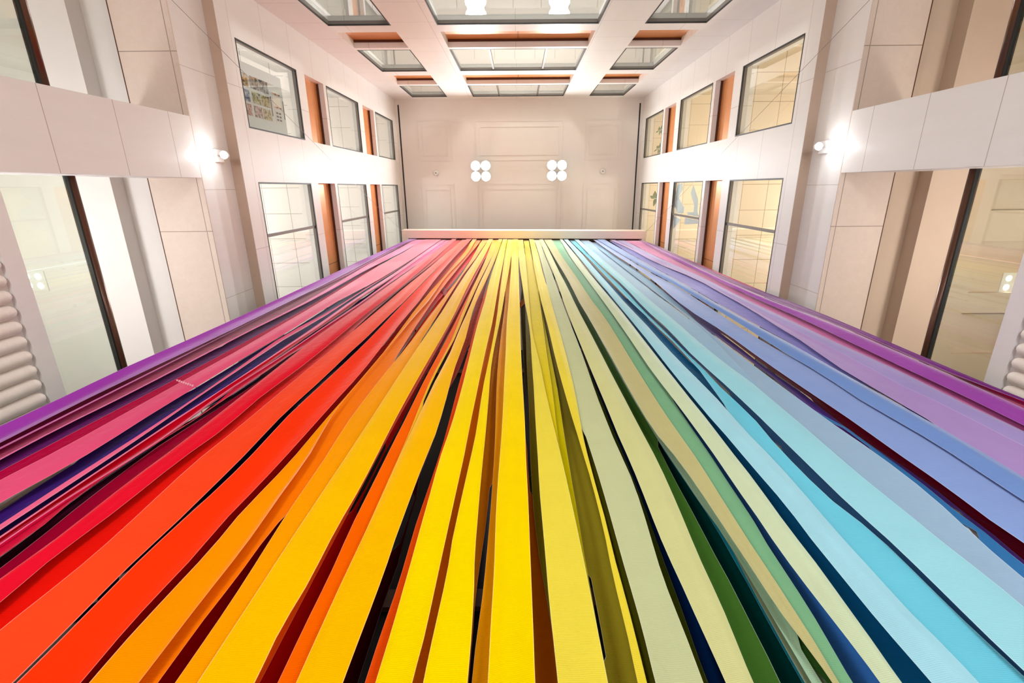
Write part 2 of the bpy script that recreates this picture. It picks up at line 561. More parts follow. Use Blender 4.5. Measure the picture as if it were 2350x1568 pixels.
# ------------------------------------------------------------------ lower walls: lintels, piers, galleries
for side, sx, x2 in (('left', -1, 5.8), ('right', 1, 5.9)):
    dim = side == 'right'
    X = lambda x: sx * x
    def bx(mb, a, b, y0, y1, z0, z1):
        mb.box(*(sorted((sx * a, sx * b))), y0, y1, z0, z1)
    # lintel: one mesh for the face, one for its stone underside
    mb = MB(); bx(mb, x2, x2 + 0.98, YB, YF, ZLIN + 0.02, ZBASE); struct(mb.build('wall_%s_lintel' % side, M['lintel']))
    mb = MB(); bx(mb, x2 + 0.002, x2 + 0.98, YB, YF, ZLIN, ZLIN + 0.02); struct(mb.build('trim_5', M['soffit_' + side]))
    mb = MB(); bx(mb, x2 + 0.98, x2 + 1.0, YB, YF, ZLIN + 0.0, ZBASE); struct(mb.build('trim_6', M['shadow_gap']))
    # ceiling of the gallery with a raised trough next to the lintel
    pm = M['plaster_dim'] if dim else M['plaster']
    mb = MB()
    bx(mb, x2 + 1.0, x2 + 1.7, YB, YF, 9.62, ZBASE)
    if dim:
        # coffers
        xs = [x2 + 1.7, 8.87, 9.85, 11.0]
        bx(mb, xs[0], xs[1], YB, YF, 9.30, ZBASE)
        bx(mb, xs[2], xs[3], YB, YF, 9.30, ZBASE)
        ys = [YB, -1.2, -0.12, 0.48, 1.16 + 0.7, 2.47, 3.4, YF]
        bx(mb, xs[1], xs[2], YB, -2.3, 9.30, ZBASE)
        for y0, y1 in ((-1.3, -0.15), (0.48, 1.05), (2.06, 2.47), (3.35, YF)):
            bx(mb, xs[1], xs[2], y0, y1, 9.30, ZBASE)
        bx(mb, xs[1], xs[2], YB, YF, 9.42, ZBASE)
    else:
        bx(mb, x2 + 1.7, 11.0, YB, YF, 9.30, ZBASE)
    struct(mb.build('ceiling_%s_gallery' % side, pm))
    # gallery floor slab, its edge band
    mb = MB(); bx(mb, x2, 11.0, YB, YF, 5.42, 5.64); struct(mb.build('floor_%s_gallery' % side, M['stone']))
    # ribbed stone cladding below the slab
    mb = MB()
    y = YB + 0.1
    r = 0.088
    while y < YF - 0.1:
        prof = [(0.0, 5.405), (0.6, 5.385), (0.87, 5.35), (1.0, 5.29), (1.0, -1.6)]
        n = 10
        rows = []
        for k, (s_, z) in enumerate(prof):
            rows.append([mb.bm.verts.new((sx * (x2 + 0.05 - r * s_ * math.sin(math.pi * j / n) * 1.0),
                                          y + r * s_ * math.cos(math.pi * j / n), z)) for j in range(n + 1)])
        for A, B in zip(rows, rows[1:]):
            for j in range(n):
                try: mb.bm.faces.new((A[j], A[j + 1], B[j + 1], B[j]))
                except ValueError: pass
        y += 0.18
    o = struct(mb.build('wall_%s_ribbed' % side, M['rib'], smooth=True))
    mb = MB(); bx(mb, x2 + 0.05, x2 + 0.3, YB, YF, -1.6, 5.42); struct(mb.build('wall_%s_base' % side, M['stone']))
    # pier
    for k, (y0, y1) in enumerate(((-1.24, -0.21), (4.6, 5.6))):
        mb = MB(); bx(mb, x2, x2 + 0.98, y0, y1, 5.64, ZLIN)
        o = mb.build('stone_pier', M['pier'])
        tag(o, 'pale limestone pier of the %s gallery%s' % (side, ' facing the curtain side' if k == 0 else ' hidden behind the curtain'), 'pier')
    # glass balustrades with dark round handrails
    for k, (y0, y1, word) in enumerate(((YB + 0.01, -1.26, 'toward the back corner'), (-0.19, 4.58, 'between the pier and the curtain'))):
        root = thing('glass_balustrade', (X(x2 + 0.12), (y0 + y1) / 2, 5.64),
                     'glass balustrade with bronze handrail, %s gallery, %s' % (side, word), 'balustrade', 'gallery balustrades')
        mb = MB(); mb.tube([(X(x2 + 0.13), y0, 6.71), (X(x2 + 0.13), y1, 6.71)], 0.056, 20)
        keep(mb.build('handrail', M['bronze'], smooth=True), root)
        mb = MB(); bx(mb, x2 + 0.10, x2 + 0.16, y0, y1, 6.635, 6.665)
        keep(mb.build('rail_channel', M['gasket']), root)
        cuts = [y0, y1] if k == 0 else [y0, 0.92, 2.75, y1]
        for a, b in zip(cuts, cuts[1:]):
            mb = MB(); bx(mb, x2 + 0.12, x2 + 0.135, a + 0.004, b - 0.004, 5.64, 6.65)
            keep(mb.build('glass_panel', M['glass_rail']), root)
        mb = MB(); bx(mb, x2 + 0.09, x2 + 0.165, y0, y1, 5.64, 5.67)
        keep(mb.build('base_shoe', M['white_metal']), root)

# ------------------------------------------------------------------ lamps
def disc(mb, c, r, n=24):
    mb.poly([(c[0] + r * math.cos(2 * math.pi * i / n), c[1] + r * math.sin(2 * math.pi * i / n), c[2]) for i in range(n)])


for x, w in ((-1.73, 'left'), (1.76, 'right')):
    root = thing('ceiling_floodlight', (x, -0.72, ZC), 'bright %s floodlight cluster hanging just below the atrium ceiling' % w, 'lamp', 'ceiling floodlights')
    mb = MB(); mb.tube([(x, -0.72, ZC), (x, -0.72, 23.55)], 0.035)
    keep(mb.build('stem', M['white_metal'], smooth=True), root)
    mb = MB(); mb.box(x - 0.42, x + 0.42, -1.14, -0.30, 23.5, 23.56)
    keep(mb.build('mounting_plate', M['white_metal']), root)
    for dx in (-0.23, 0.23):
        for dy in (-0.23, 0.23):
            mb = MB(); c = (x + dx, -0.72 + dy)
            mb.tube([(c[0], c[1], 23.5), (c[0], c[1], 23.42), (c[0], c[1], 23.30)], [0.10, 0.19, 0.225], 20)
            h = keep(mb.build('lamp_head', M['white_metal'], smooth=True), root)
            mb = MB(); disc(mb, (c[0], c[1], 23.295), 0.21)
            sub(mb.build('lens', M['lens']), h, root)
    lamp('AREA', 'floodlight', (x, -0.72, 23.28), 230, (0.94, 0.97, 1.0), 0.7)
    for aim, pw, ang in (((x * 1.35, 2.16, 16.5), 1900, 46), ((x * 1.4, 2.16, 9.0), 1600, 32)):
        s_ = lamp('SPOT', 'floodlight_beam', (x, -0.70, 23.27), pw, (0.97, 0.98, 1.0), 0.12)
        s_.data.spot_size = R(ang)
        s_.data.spot_blend = 0.7
        s_.rotation_euler = (Vector(aim) - s_.location).to_track_quat('-Z', 'Y').to_euler()

for x, sx, w, c in ((-5.5, -1, 'left', (-5.55, -0.62, 9.64)), (5.6, 1, 'right', (5.65, -0.69, 9.67))):
    root = thing('wall_spotlight', (sx * (5.8 if sx < 0 else 5.9), c[1], 9.9), 'small white spotlight glowing on the %s lintel above the pier' % w, 'lamp', 'wall spotlights')
    xw = sx * (5.8 if sx < 0 else 5.9)
    mb = MB(); a, b = sorted((xw, xw - sx * 0.05)); mb.box(a, b, c[1] - 0.12, c[1] + 0.12, 9.78, 10.02)
    keep(mb.build('wall_plate', M['white_metal'], bevel=0.01), root)
    mb = MB(); mb.tube([(xw - sx * 0.03, c[1], 9.9), (xw - sx * 0.14, c[1], 9.88), (c[0], c[1], 9.76)], 0.018)
    keep(mb.build('arm', M['white_metal'], smooth=True), root)
    mb = MB(); mb.tube([(c[0] + sx * 0.02, c[1], 9.78), (c[0], c[1], 9.74), (c[0] - sx * 0.02, c[1], 9.66)], [0.03, 0.07, 0.075], 16)
    h = keep(mb.build('lamp_head', M['white_metal'], smooth=True), root)
    mb = MB(); disc(mb, (c[0] - sx * 0.02, c[1], 9.655), 0.07)
    sub(mb.build('lens', M['lens']), h, root)
    lamp('POINT', 'spotlight', (c[0] - sx * 0.02, c[1], 9.58), 8, (0.97, 0.98, 1.0), 0.05)

for (x, y), w in (((-9.47, 1.67), 'left'), ((9.81, 1.88), 'right')):
    z = 9.30 if w == 'left' else 9.42
    root = thing('recessed_downlight', (x, y, z), 'square cluster of four small downlights in the %s gallery ceiling' % w, 'lamp', 'gallery downlights')
    mb = MB(); mb.box(x - 0.24, x + 0.24, y - 0.2, y + 0.2, z - 0.02, z)
    keep(mb.build('trim_plate', M['white_metal']), root)
    for dx in (-0.11, 0.11):
        for dy in (-0.09, 0.09):
            mb = MB(); disc(mb, (x + dx, y + dy, z - 0.024), 0.055, 16)
            keep(mb.build('lens', M['lens_small']), root)

for (x, y), w in (((-3.89, -0.67), 'left'), ((3.97, -0.69), 'right')):
    root = thing('smoke_detector', (x, y, ZC), 'small round white detector on the ceiling, %s of the floodlights' % w, 'detector', 'ceiling detectors')
    mb = MB(); mb.tube([(x, y, ZC), (x, y, ZC - 0.05), (x, y, ZC - 0.09)], [0.13, 0.13, 0.07], 20)
    keep(mb.build('housing', M['white_metal'], smooth=True), root)
    mb = MB(); mb.tube([(x, y, ZC - 0.09), (x, y, ZC - 0.1)], 0.03, 12)
    keep(mb.build('sensor', M['frame']), root)

# ------------------------------------------------------------------ poster panel, film, plants
root = thing('poster_panel', (-5.78, -1.9, 10.95), 'pale grey panel of small colour photos behind the lowest left window', 'poster')
mb = MB(); mb.box(-5.80, -5.785, -2.56, -1.27, 10.95, 13.07); keep(mb.build('board', M['panel']), root)
hues = ['#b08a2a', '#8f8580', '#7b7f84', '#5a6ea6', '#a8a04a', '#a89a3a', '#c07a70', '#b88088', '#b8a040', '#9aa0a8']
ph = []
for c, (z0, z1) in enumerate(((11.10, 11.48), (11.58, 11.94), (11.98, 12.36))):
    for r_, (y0, y1) in enumerate(((-2.34, -2.09), (-2.03, -1.80), (-1.75, -1.52))):
        ph.append((y0, y1, z0, z1, hues[(r_ * 3 + c)]))
for i, (y0, y1, z0, z1, h) in enumerate(ph):
    g = '#%02x%02x%02x' % tuple(max(0, int(int(h[j:j + 2], 16) * 0.35)) for j in (1, 3, 5))
    mt = noise_mat('photo_%d' % i, h, g, 9.0 + i, 0.5)
    n = [x for x in mt.node_tree.nodes if x.type == 'MIX'][0]
    mr = mt.node_tree.nodes.new('ShaderNodeValToRGB')
    mr.color_ramp.elements[0].position = 0.42
    mr.color_ramp.elements[0].color = lin(g)
    mr.color_ramp.elements[1].position = 0.6
    mr.color_ramp.elements[1].color = lin('#b4b6ba')
    e = mr.color_ramp.elements.new(0.5); e.color = lin(h)
    nz = [x for x in mt.node_tree.nodes if x.type == 'TEX_NOISE'][0]
    mt.node_tree.links.new(nz.outputs['Fac'], mr.inputs[0])
    mt.node_tree.links.new(mr.outputs[0], mt.node_tree.nodes['Principled BSDF'].inputs['Base Color'])
    mb = MB(); mb.box(-5.785, -5.781, y0, y1, z0, z1); keep(mb.build('photo', mt), root)
for y0, y1, z0, z1, mt in ((-2.2, -2.15, 12.55, 12.9, M['paper']), (-2.1, -1.85, 12.52, 12.92, M['paper']), (-1.78, -1.53, 12.56, 12.88, M['panel'])):
    mb = MB(); mb.box(-5.785, -5.781, y0, y1, z0, z1); o = keep(mb.build('caption', mt), root)
for y0 in (-2.17, -1.88):
    for k in range(4):
        mt = M['shadow_gap'] if k % 2 else M['copper']
        mb = MB(); mb.box(-5.781, -5.779, y0, y0 + 0.035, 12.56 + k * 0.09, 12.63 + k * 0.09); keep(mb.build('caption_stripe', mt), root)
mb = MB()
for k in range(3):
    for q in range(2):
        mb.box(-5.781, -5.779, -1.76 + k * 0.075, -1.715 + k * 0.075, 12.60 + q * 0.14, 12.70 + q * 0.14)
keep(mb.build('small_print', M['ink']), root)
for y0, y1, z in ((-2.06, -1.64, 12.40), (-2.05, -1.64, 13.01)):
    mb = MB(); mb.box(-5.784, -5.778, y0, y1, z, z + 0.03); keep(mb.build('clip_bar', M['ink']), root)

film = [[(-0.1, 17.9), (-0.04, 18.4), (0.25, 18.5), (0.73, 18.5), (0.95, 18.11), (0.92, 17.47), (0.72, 17.47), (0.39, 18.2), (0.1, 17.78)],
        [(0.24, 16.95), (-0.04, 16.75), (0.42, 16.18), (0.81, 16.12), (0.95, 15.95), (0.95, 17.07), (0.86, 17.12), (0.83, 16.49), (0.61, 16.5)],
        [(1.06, 18.5), (1.15, 17.72), (1.53, 18.46)],
        [(1.06, 17.28), (1.06, 15.99), (1.17, 15.96), (1.29, 17.3)]]
root = thing('window_decal', (5.84, 0.5, 16.0), 'pale blue angular arrow decal stuck inside the middle right window', 'decal')
for k, P in enumerate(film):
    mb = MB()
    f1 = [mb.bm.verts.new((5.812, y, z)) for y, z in P]
    f2 = [mb.bm.verts.new((5.816, y, z)) for y, z in P]
    mb.bm.faces.new(f1); mb.bm.faces.new(f2)
    for i in range(len(P)):
        mb.bm.faces.new((f1[i], f1[(i + 1) % len(P)], f2[(i + 1) % len(P)], f2[i]))
    keep(mb.build('arrow_piece', M['film']), root)


def plant(x, y, z, h, n, ln, wd, label):
    root = thing('potted_plant', (x, y, z), label, 'plant')
    mb = MB(); mb.tube([(x, y, z), (x, y, z + 0.2), (x, y, z + 0.22)], [0.07, 0.1, 0.1], 16)
    keep(mb.build('pot', M['pot'], smooth=True), root)
    mb = MB(); mb.tube([(x, y, z + 0.2), (x - 0.01, y + 0.02, z + h * 0.6), (x, y, z + h)], [0.012, 0.009, 0.004], 6)
    keep(mb.build('stem', M['leaf']), root)
    mb = MB()
    rnd = random.Random(int(y * 100))
    for i in range(n):
        t = 0.35 + 0.65 * i / (n - 1)
        a = i * 2.4 + rnd.random()
        b0 = Vector((x, y, z + h * t))
        d = Vector((math.cos(a) * 0.35, math.sin(a), 0.45 + 0.3 * rnd.random())).normalized()
        s = d.cross(Vector((0.3, 0, 1))).normalized()
        L_ = ln * (0.7 + 0.5 * rnd.random())
        pts = []
        for u, w in ((0, 0.1), (0.3, 0.9), (0.6, 1.0), (0.85, 0.5), (1, 0.02)):
            c = b0 + d * L_ * u - Vector((0, 0, 0.25 * L_ * u * u))
            pts.append((c - s * wd * w, c, c + s * wd * w))
        pv = [[mb.bm.verts.new(q) for q in row] for row in pts]
        for A, B in zip(pv, pv[1:]):
            mb.bm.faces.new((A[0], A[1], B[1], B[0])); mb.bm.faces.new((A[1], A[2], B[2], B[1]))
    keep(mb.build('foliage', M['leaf'], smooth=True), root)


plant(5.97, -2.24, 20.66, 1.5, 16, 0.24, 0.028, 'slender leafy pot plant inside the topmost narrow right window, farther from the curtain')
plant(5.97, -1.52, 20.66, 1.5, 16, 0.24, 0.028, 'slender leafy pot plant inside the topmost narrow right window, nearer the curtain')
plant(5.97, 0.52, 20.66, 1.45, 11, 0.36, 0.06, 'broad leaved pot plant inside the topmost wide right window')

# ------------------------------------------------------------------ the curtain rail and its cables
KR = 0.0106893       # the rail stands a trace askew to the walls
Y0 = 2.163
sk = lambda x, y, z: (x, y + KR * x, z)
root = thing('curtain_rail', (0.2, 2.1, 21.3), 'long pale wooden box rail from which all fabric strips hang', 'curtain rail')
mb = MB(); mb.box(-5.10, 5.56, 1.79, Y0 - 0.03, 21.3, 21.98, sk); keep(mb.build('front_board', M['beam'], bevel=0.012), root)
mb = MB(); mb.box(-5.10, 5.56, Y0 + 0.42, Y0 + 0.62, 21.3, 21.98, sk); keep(mb.build('rear_board', M['beam'], bevel=0.012), root)
for a, b in ((-5.10, -4.83), (5.36, 5.56)):
    mb = MB(); mb.box(a, b, Y0 - 0.03, Y0 + 0.42, 21.3, 21.98, sk); keep(mb.build('end_block', M['beam'], bevel=0.012), root)
mb = MB(); mb.box(-4.83, 5.36, Y0 - 0.03, Y0 + 0.42, 21.43, 21.9, sk); keep(mb.build('hanging_bar', M['shadow_gap']), root)  # dark board, its colour stands in for shade inside the rail slot
for s_, a, b in (('left', (-5.06, 1.80, 21.28), (-5.5, -2.88, 8.95)), ('right', (5.52, 1.88, 21.28), (5.6, -2.79, 8.91))):
    a, b = Vector(a), Vector(b)
    t = (a.y + 3.45) / (a.y - b.y)
    e = a + (b - a) * t
    root = thing('stay_cable', tuple(e), 'thin steel stay cable running diagonally from the rail along the %s wall' % s_, 'cable', 'stay cables of the rail')
    mb = MB(); mb.tube([a, e], 0.004, 6); keep(mb.build('wire', M['steel']), root)
    mb = MB(); mb.tube([e, e + (a - e).normalized() * 0.35], 0.015, 8); keep(mb.build('turnbuckle', M['steel']), root)

# ------------------------------------------------------------------ the fabric strips
STRIP_Z = [21.42,20.139,18.607,17.042,15.51,14.053,12.699,11.459,10.335,9.325,8.42,7.613,6.892,6.25,5.677,5.165,4.706,4.296,3.927,3.594,3.294,3.023,2.777,2.554,2.35,2.164,1.994,1.838,1.691,1.548,0.35]
# colour, depth behind the front layer (m), label, left edge x (mm) and right edge x (mm) at each height
STRIPS = [  # colours of the rear strips include part of the shade they hang in
("#a33fb4",0,"violet fabric strip along the left outer edge of the curtain",
 [-4791,-4814,-4841,-4868,-4883,-4882,-4872,-4865,-4873,-4876,-4881,-4893,-4907,-4928,-4943,-4933,-4917,-4915,-4917,-4918,-4918,-4918,-4918,-4918,-4918,-4918,-4918,-4918,-4918,-4918,-4918],
 [-4484,-4549,-4607,-4610,-4592,-4568,-4544,-4530,-4533,-4541,-4549,-4556,-4566,-4582,-4600,-4612,-4618,-4611,-4599,-4591,-4590,-4590,-4590,-4590,-4590,-4590,-4590,-4590,-4590,-4590,-4590]),
("#a3054f",0.08,"dark magenta fabric strip tucked just inside the left violet strip",
 [-4815,-4883,-4854,-4835,-4813,-4784,-4760,-4752,-4757,-4764,-4771,-4780,-4793,-4811,-4826,-4835,-4836,-4823,-4810,-4806,-4806,-4806,-4806,-4806,-4806,-4806,-4806,-4806,-4806,-4806,-4806],
 [-4586,-4601,-4660,-4660,-4563,-4517,-4466,-4419,-4371,-4335,-4345,-4385,-4398,-4409,-4420,-4428,-4442,-4469,-4480,-4474,-4471,-4471,-4471,-4471,-4471,-4471,-4471,-4471,-4471,-4471,-4471]),
("#e070b4",0.045,"slim orchid strip just below the violet outer edge strip",
 [-4629,-4690,-4741,-4689,-4668,-4636,-4608,-4601,-4608,-4611,-4611,-4611,-4611,-4611,-4611,-4611,-4611,-4611,-4611,-4611,-4611,-4611,-4611,-4611,-4611,-4611,-4611,-4611,-4611,-4611,-4611],
 [-4546,-4609,-4601,-4585,-4563,-4530,-4507,-4532,-4569,-4578,-4578,-4578,-4578,-4578,-4578,-4578,-4578,-4578,-4578,-4578,-4578,-4578,-4578,-4578,-4578,-4578,-4578,-4578,-4578,-4578,-4578]),
("#e66aa8",0.03,"thin orchid pink strip dividing dark magenta and dark plum at left",
 [-4594,-4543,-4502,-4473,-4495,-4481,-4425,-4367,-4315,-4286,-4294,-4323,-4337,-4343,-4348,-4353,-4364,-4388,-4398,-4393,-4390,-4389,-4389,-4389,-4389,-4389,-4389,-4389,-4389,-4389,-4389],
 [-4101,-4095,-4128,-4121,-4162,-4214,-4232,-4213,-4199,-4207,-4243,-4282,-4300,-4308,-4316,-4324,-4338,-4364,-4375,-4370,-4367,-4366,-4366,-4366,-4366,-4366,-4366,-4366,-4366,-4366,-4366]),
("#6a0a6e",0.14,"dark plum fabric strip between a magenta and a crimson one at left",
 [-4815,-4878,-4868,-4863,-4722,-4722,-4668,-4621,-4574,-4543,-4552,-4576,-4503,-4604,-4612,-4620,-4636,-4663,-4674,-4669,-4666,-4665,-4665,-4665,-4665,-4665,-4665,-4665,-4665,-4665,-4665],
 [-4271,-4259,-4237,-4305,-4313,-4283,-4253,-4213,-4179,-4157,-4160,-4178,-4188,-4203,-4223,-4251,-4277,-4296,-4312,-4324,-4329,-4330,-4330,-4330,-4330,-4330,-4330,-4330,-4330,-4330,-4330]),
("#b3003f",0.1,"thin crimson fabric strip above the broad pink strip at left",
 [-4428,-4424,-4412,-4412,-4442,-4307,-4268,-4230,-4197,-4173,-4170,-4187,-4200,-4215,-4233,-4258,-4283,-4302,-4317,-4329,-4335,-4336,-4336,-4336,-4336,-4336,-4336,-4336,-4336,-4336,-4336],
 [-4198,-4282,-4266,-4259,-4301,-4142,-4109,-4074,-4043,-4018,-4010,-4011,-3987,-4005,-4026,-4037,-4047,-4056,-4069,-4094,-4127,-4136,-4136,-4136,-4136,-4136,-4136,-4136,-4136,-4136,-4136]),
("#e8547f",0.02,"broad rose pink fabric strip with a stitched seam across it",
 [-4117,-4111,-4087,-4057,-4057,-4082,-4061,-4023,-3989,-3963,-3949,-3951,-3941,-3943,-3960,-3973,-3982,-3990,-3998,-4017,-4049,-4063,-4065,-4065,-4065,-4065,-4065,-4065,-4065,-4065,-4065],
 [-3400,-3400,-3399,-3395,-3395,-3415,-3443,-3485,-3563,-3638,-3656,-3655,-3664,-3685,-3698,-3699,-3706,-3708,-3699,-3698,-3721,-3756,-3771,-3773,-3773,-3773,-3773,-3773,-3773,-3773,-3773]),
("#3b1a72",0.1,"dark indigo fabric strip directly below the broad rose pink one",
 [-3684,-3684,-3684,-3684,-3684,-3684,-3684,-3593,-3786,-3758,-3757,-3763,-3786,-3801,-3810,-3822,-3918,-3920,-3911,-3820,-3817,-3806,-3800,-3799,-3799,-3799,-3799,-3799,-3799,-3799,-3799],
 [-3419,-3419,-3416,-3403,-3485,-3495,-3511,-3545,-3570,-3575,-3577,-3660,-3687,-3655,-3644,-3638,-3626,-3608,-3596,-3592,-3592,-3596,-3598,-3599,-3599,-3599,-3599,-3599,-3599,-3599,-3599]),
("#ee6a93",0.05,"pink fabric strip that narrows to a thin line between two indigo strips",
 [-3529,-3529,-3529,-3529,-3529,-3529,-3534,-3515,-3526,-3531,-3567,-3650,-3679,-3638,-3607,-3588,-3574,-3565,-3563,-3568,-3574,-3574,-3573,-3572,-3572,-3572,-3572,-3572,-3572,-3572,-3572],
 [-3378,-3378,-3375,-3362,-3402,-3414,-3429,-3462,-3487,-3491,-3493,-3533,-3576,-3570,-3559,-3553,-3541,-3524,-3512,-3508,-3508,-3512,-3514,-3515,-3515,-3515,-3515,-3515,-3515,-3515,-3515]),
("#3f2280",0.15,"wider indigo fabric strip below the thin pink line",
 [-3656,-3656,-3657,-3647,-3652,-3670,-3690,-3723,-3737,-3736,-3754,-3801,-3829,-3814,-3802,-3793,-3779,-3761,-3749,-3747,-3749,-3762,-3790,-3799,-3799,-3799,-3799,-3799,-3799,-3799,-3799],
 [-3410,-3410,-3412,-3419,-3429,-3439,-3455,-3475,-3487,-3486,-3478,-3478,-3482,-3479,-3485,-3491,-3511,-3523,-3525,-3529,-3550,-3570,-3532,-3532,-3532,-3532,-3532,-3532,-3532,-3532,-3532]),
("#f07fa6",0.04,"pale pink fabric strip left of the thin pink strip at the rail",
 [-3398,-3398,-3395,-3383,-3369,-3361,-3362,-3378,-3395,-3402,-3393,-3386,-3386,-3390,-3394,-3399,-3411,-3427,-3430,-3432,-3436,-3436,-3436,-3436,-3436,-3436,-3436,-3436,-3436,-3436,-3436],
 [-3199,-3204,-3212,-3221,-3227,-3231,-3237,-3261,-3311,-3334,-3326,-3321,-3342,-3361,-3370,-3387,-3392,-3406,-3412,-3415,-3419,-3420,-3420,-3420,-3420,-3420,-3420,-3420,-3420,-3420,-3420]),
("#c8001e",0.12,"narrow red fabric strip below the wider indigo strip",
 [-3608,-3607,-3604,-3504,-3490,-3482,-3483,-3500,-3517,-3524,-3516,-3514,-3519,-3512,-3516,-3526,-3545,-3558,-3559,-3562,-3565,-3567,-3566,-3566,-3565,-3565,-3565,-3565,-3565,-3565,-3565],
 [-3289,-3294,-3302,-3311,-3318,-3322,-3328,-3353,-3405,-3358,-3372,-3388,-3398,-3398,-3404,-3397,-3406,-3387,-3416,-3437,-3468,-3488,-3407,-3394,-3390,-3390,-3390,-3390,-3390,-3390,-3390]),
("#2c1a6a",0.16,"thin indigo fabric strip beside a white slit at left",
 [-3355,-3361,-3370,-3380,-3388,-3394,-3389,-3407,-3421,-3526,-3546,-3562,-3580,-3570,-3464,-3466,-3619,-3574,-3479,-3496,-3526,-3555,-3568,-3568,-3568,-3568,-3568,-3568,-3568,-3568,-3568],
 [-3218,-3224,-3232,-3232,-3232,-3232,-3248,-3275,-3274,-3367,-3387,-3319,-3429,-3437,-3335,-3358,-3482,-3462,-3436,-3458,-3469,-3462,-3423,-3414,-3421,-3422,-3422,-3422,-3422,-3422,-3422]),
("#ee6f9d",0.05,"slim pink fabric strip just left of the rose red one at the rail",
 [-3196,-3202,-3211,-3221,-3278,-3282,-3229,-3208,-3203,-3201,-3220,-3246,-3261,-3272,-3301,-3337,-3342,-3324,-3314,-3331,-3360,-3382,-3387,-3387,-3387,-3387,-3387,-3387,-3387,-3387,-3387],
 [-2965,-2978,-2997,-3014,-3018,-3073,-3101,-3133,-3155,-3160,-3185,-3219,-3240,-3252,-3281,-3319,-3327,-3309,-3296,-3313,-3343,-3367,-3373,-3373,-3373,-3373,-3373,-3373,-3373,-3373,-3373]),
("#cc0f3c",0.07,"crimson fabric strip curving below the left white slit",
 [-3223,-3228,-3230,-3230,-3230,-3230,-3230,-3230,-3229,-3228,-3246,-3273,-3288,-3299,-3328,-3333,-3280,-3286,-3341,-3358,-3387,-3418,-3436,-3426,-3422,-3422,-3422,-3422,-3422,-3422,-3422],
 [-2992,-3058,-3025,-3032,-3032,-3032,-3032,-3032,-3032,-3039,-3072,-3114,-3133,-3200,-3216,-3238,-3257,-3273,-3310,-3335,-3345,-3338,-3300,-3292,-3298,-3300,-3300,-3300,-3300,-3300,-3300]),
("#22105c",0.22,"dark indigo fabric strip emerging at the lower left edge",
 [-3543,-3455,-3459,-3469,-3477,-3483,-3478,-3493,-3450,-3448,-3468,-3497,-3513,-3524,-3552,-3552,-3501,-3531,-3552,-3546,-3549,-3553,-3555,-3558,-3559,-3559,-3559,-3559,-3559,-3559,-3559],
 [-3331,-3331,-3335,-3343,-3343,-3343,-3343,-3343,-3326,-3325,-3343,-3343,-3343,-3343,-3343,-3343,-3343,-3343,-3343,-3349,-3343,-3327,-3323,-3323,-3322,-3322,-3322,-3322,-3322,-3322,-3322]),
("#98042c",0.13,"dark crimson fabric strip along the left side of the rose red strip",
 [-3108,-3120,-3120,-3120,-3120,-3120,-3120,-3120,-3120,-3130,-3172,-3226,-3253,-3243,-3228,-3246,-3279,-3322,-3353,-3351,-3338,-3323,-3300,-3285,-3278,-3277,-3277,-3277,-3277,-3277,-3277],
 [-2898,-2895,-2891,-2883,-2873,-2873,-2873,-2873,-2873,-2878,-2898,-2930,-2973,-3028,-3083,-3118,-3112,-3103,-3103,-3107,-3109,-3101,-3087,-3098,-3113,-3116,-3116,-3116,-3116,-3116,-3116]),
("#3c0620",0.19,"very dark plum strip added as shade in the gap left of the rose red one",  # strip added to fill the gap, its colour stands in for the darkness there
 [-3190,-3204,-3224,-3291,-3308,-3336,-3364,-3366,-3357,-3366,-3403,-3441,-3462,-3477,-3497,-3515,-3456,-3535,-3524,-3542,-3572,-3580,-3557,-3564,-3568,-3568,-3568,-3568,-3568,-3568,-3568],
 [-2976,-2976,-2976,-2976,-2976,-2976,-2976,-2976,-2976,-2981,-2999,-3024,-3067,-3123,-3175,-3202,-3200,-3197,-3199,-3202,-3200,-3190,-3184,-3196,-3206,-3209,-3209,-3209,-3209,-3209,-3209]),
("#e8142e",0,"broad rose red fabric strip sweeping to the lower left corner",
 [-2932,-2945,-2963,-2980,-2984,-2985,-2993,-3001,-3005,-3016,-3043,-3064,-3069,-3060,-3046,-3032,-3020,-3010,-3006,-3006,-3012,-3010,-3001,-2996,-3006,-3016,-3018,-3018,-3018,-3018,-3018],
 [-2729,-2726,-2722,-2715,-2699,-2685,-2681,-2681,-2687,-2713,-2742,-2750,-2747,-2746,-2756,-2780,-2801,-2786,-2785,-2817,-2829,-2830,-2835,-2850,-2859,-2848,-2839,-2837,-2837,-2837,-2837]),
("#e81408",0.05,"bright red fabric strip with a pale rolled hem beside the rose red one",
 [-2869,-2816,-2812,-2804,-2789,-2825,-2821,-2820,-2827,-2853,-2883,-2892,-2889,-2887,-2899,-2926,-2943,-2928,-2927,-2904,-2972,-2973,-2979,-2994,-2950,-2992,-2982,-2981,-2981,-2981,-2981],
 [-2539,-2550,-2568,-2587,-2606,-2626,-2657,-2693,-2710,-2714,-2716,-2698,-2646,-2653,-2668,-2673,-2679,-2684,-2693,-2708,-2702,-2687,-2672,-2663,-2664,-2676,-2691,-2699,-2701,-2701,-2701]),
("#7a0010",0.16,"dark red fabric strip glimpsed under the left coral orange strip",
 [-2764,-2783,-2805,-2826,-2843,-2865,-2869,-2872,-2931,-2942,-2953,-2945,-2944,-2956,-2956,-2956,-2956,-2956,-2956,-2956,-2961,-2942,-2956,-2956,-2956,-2956,-2956,-2956,-2956,-2956,-2956],
 [-2553,-2569,-2587,-2603,-2609,-2620,-2656,-2694,-2701,-2709,-2714,-2695,-2687,-2687,-2687,-2687,-2687,-2687,-2687,-2687,-2687,-2687,-2687,-2687,-2687,-2687,-2687,-2687,-2687,-2687,-2687]),
("#ff4a20",0.03,"coral orange fabric strip left of the thin black gap",
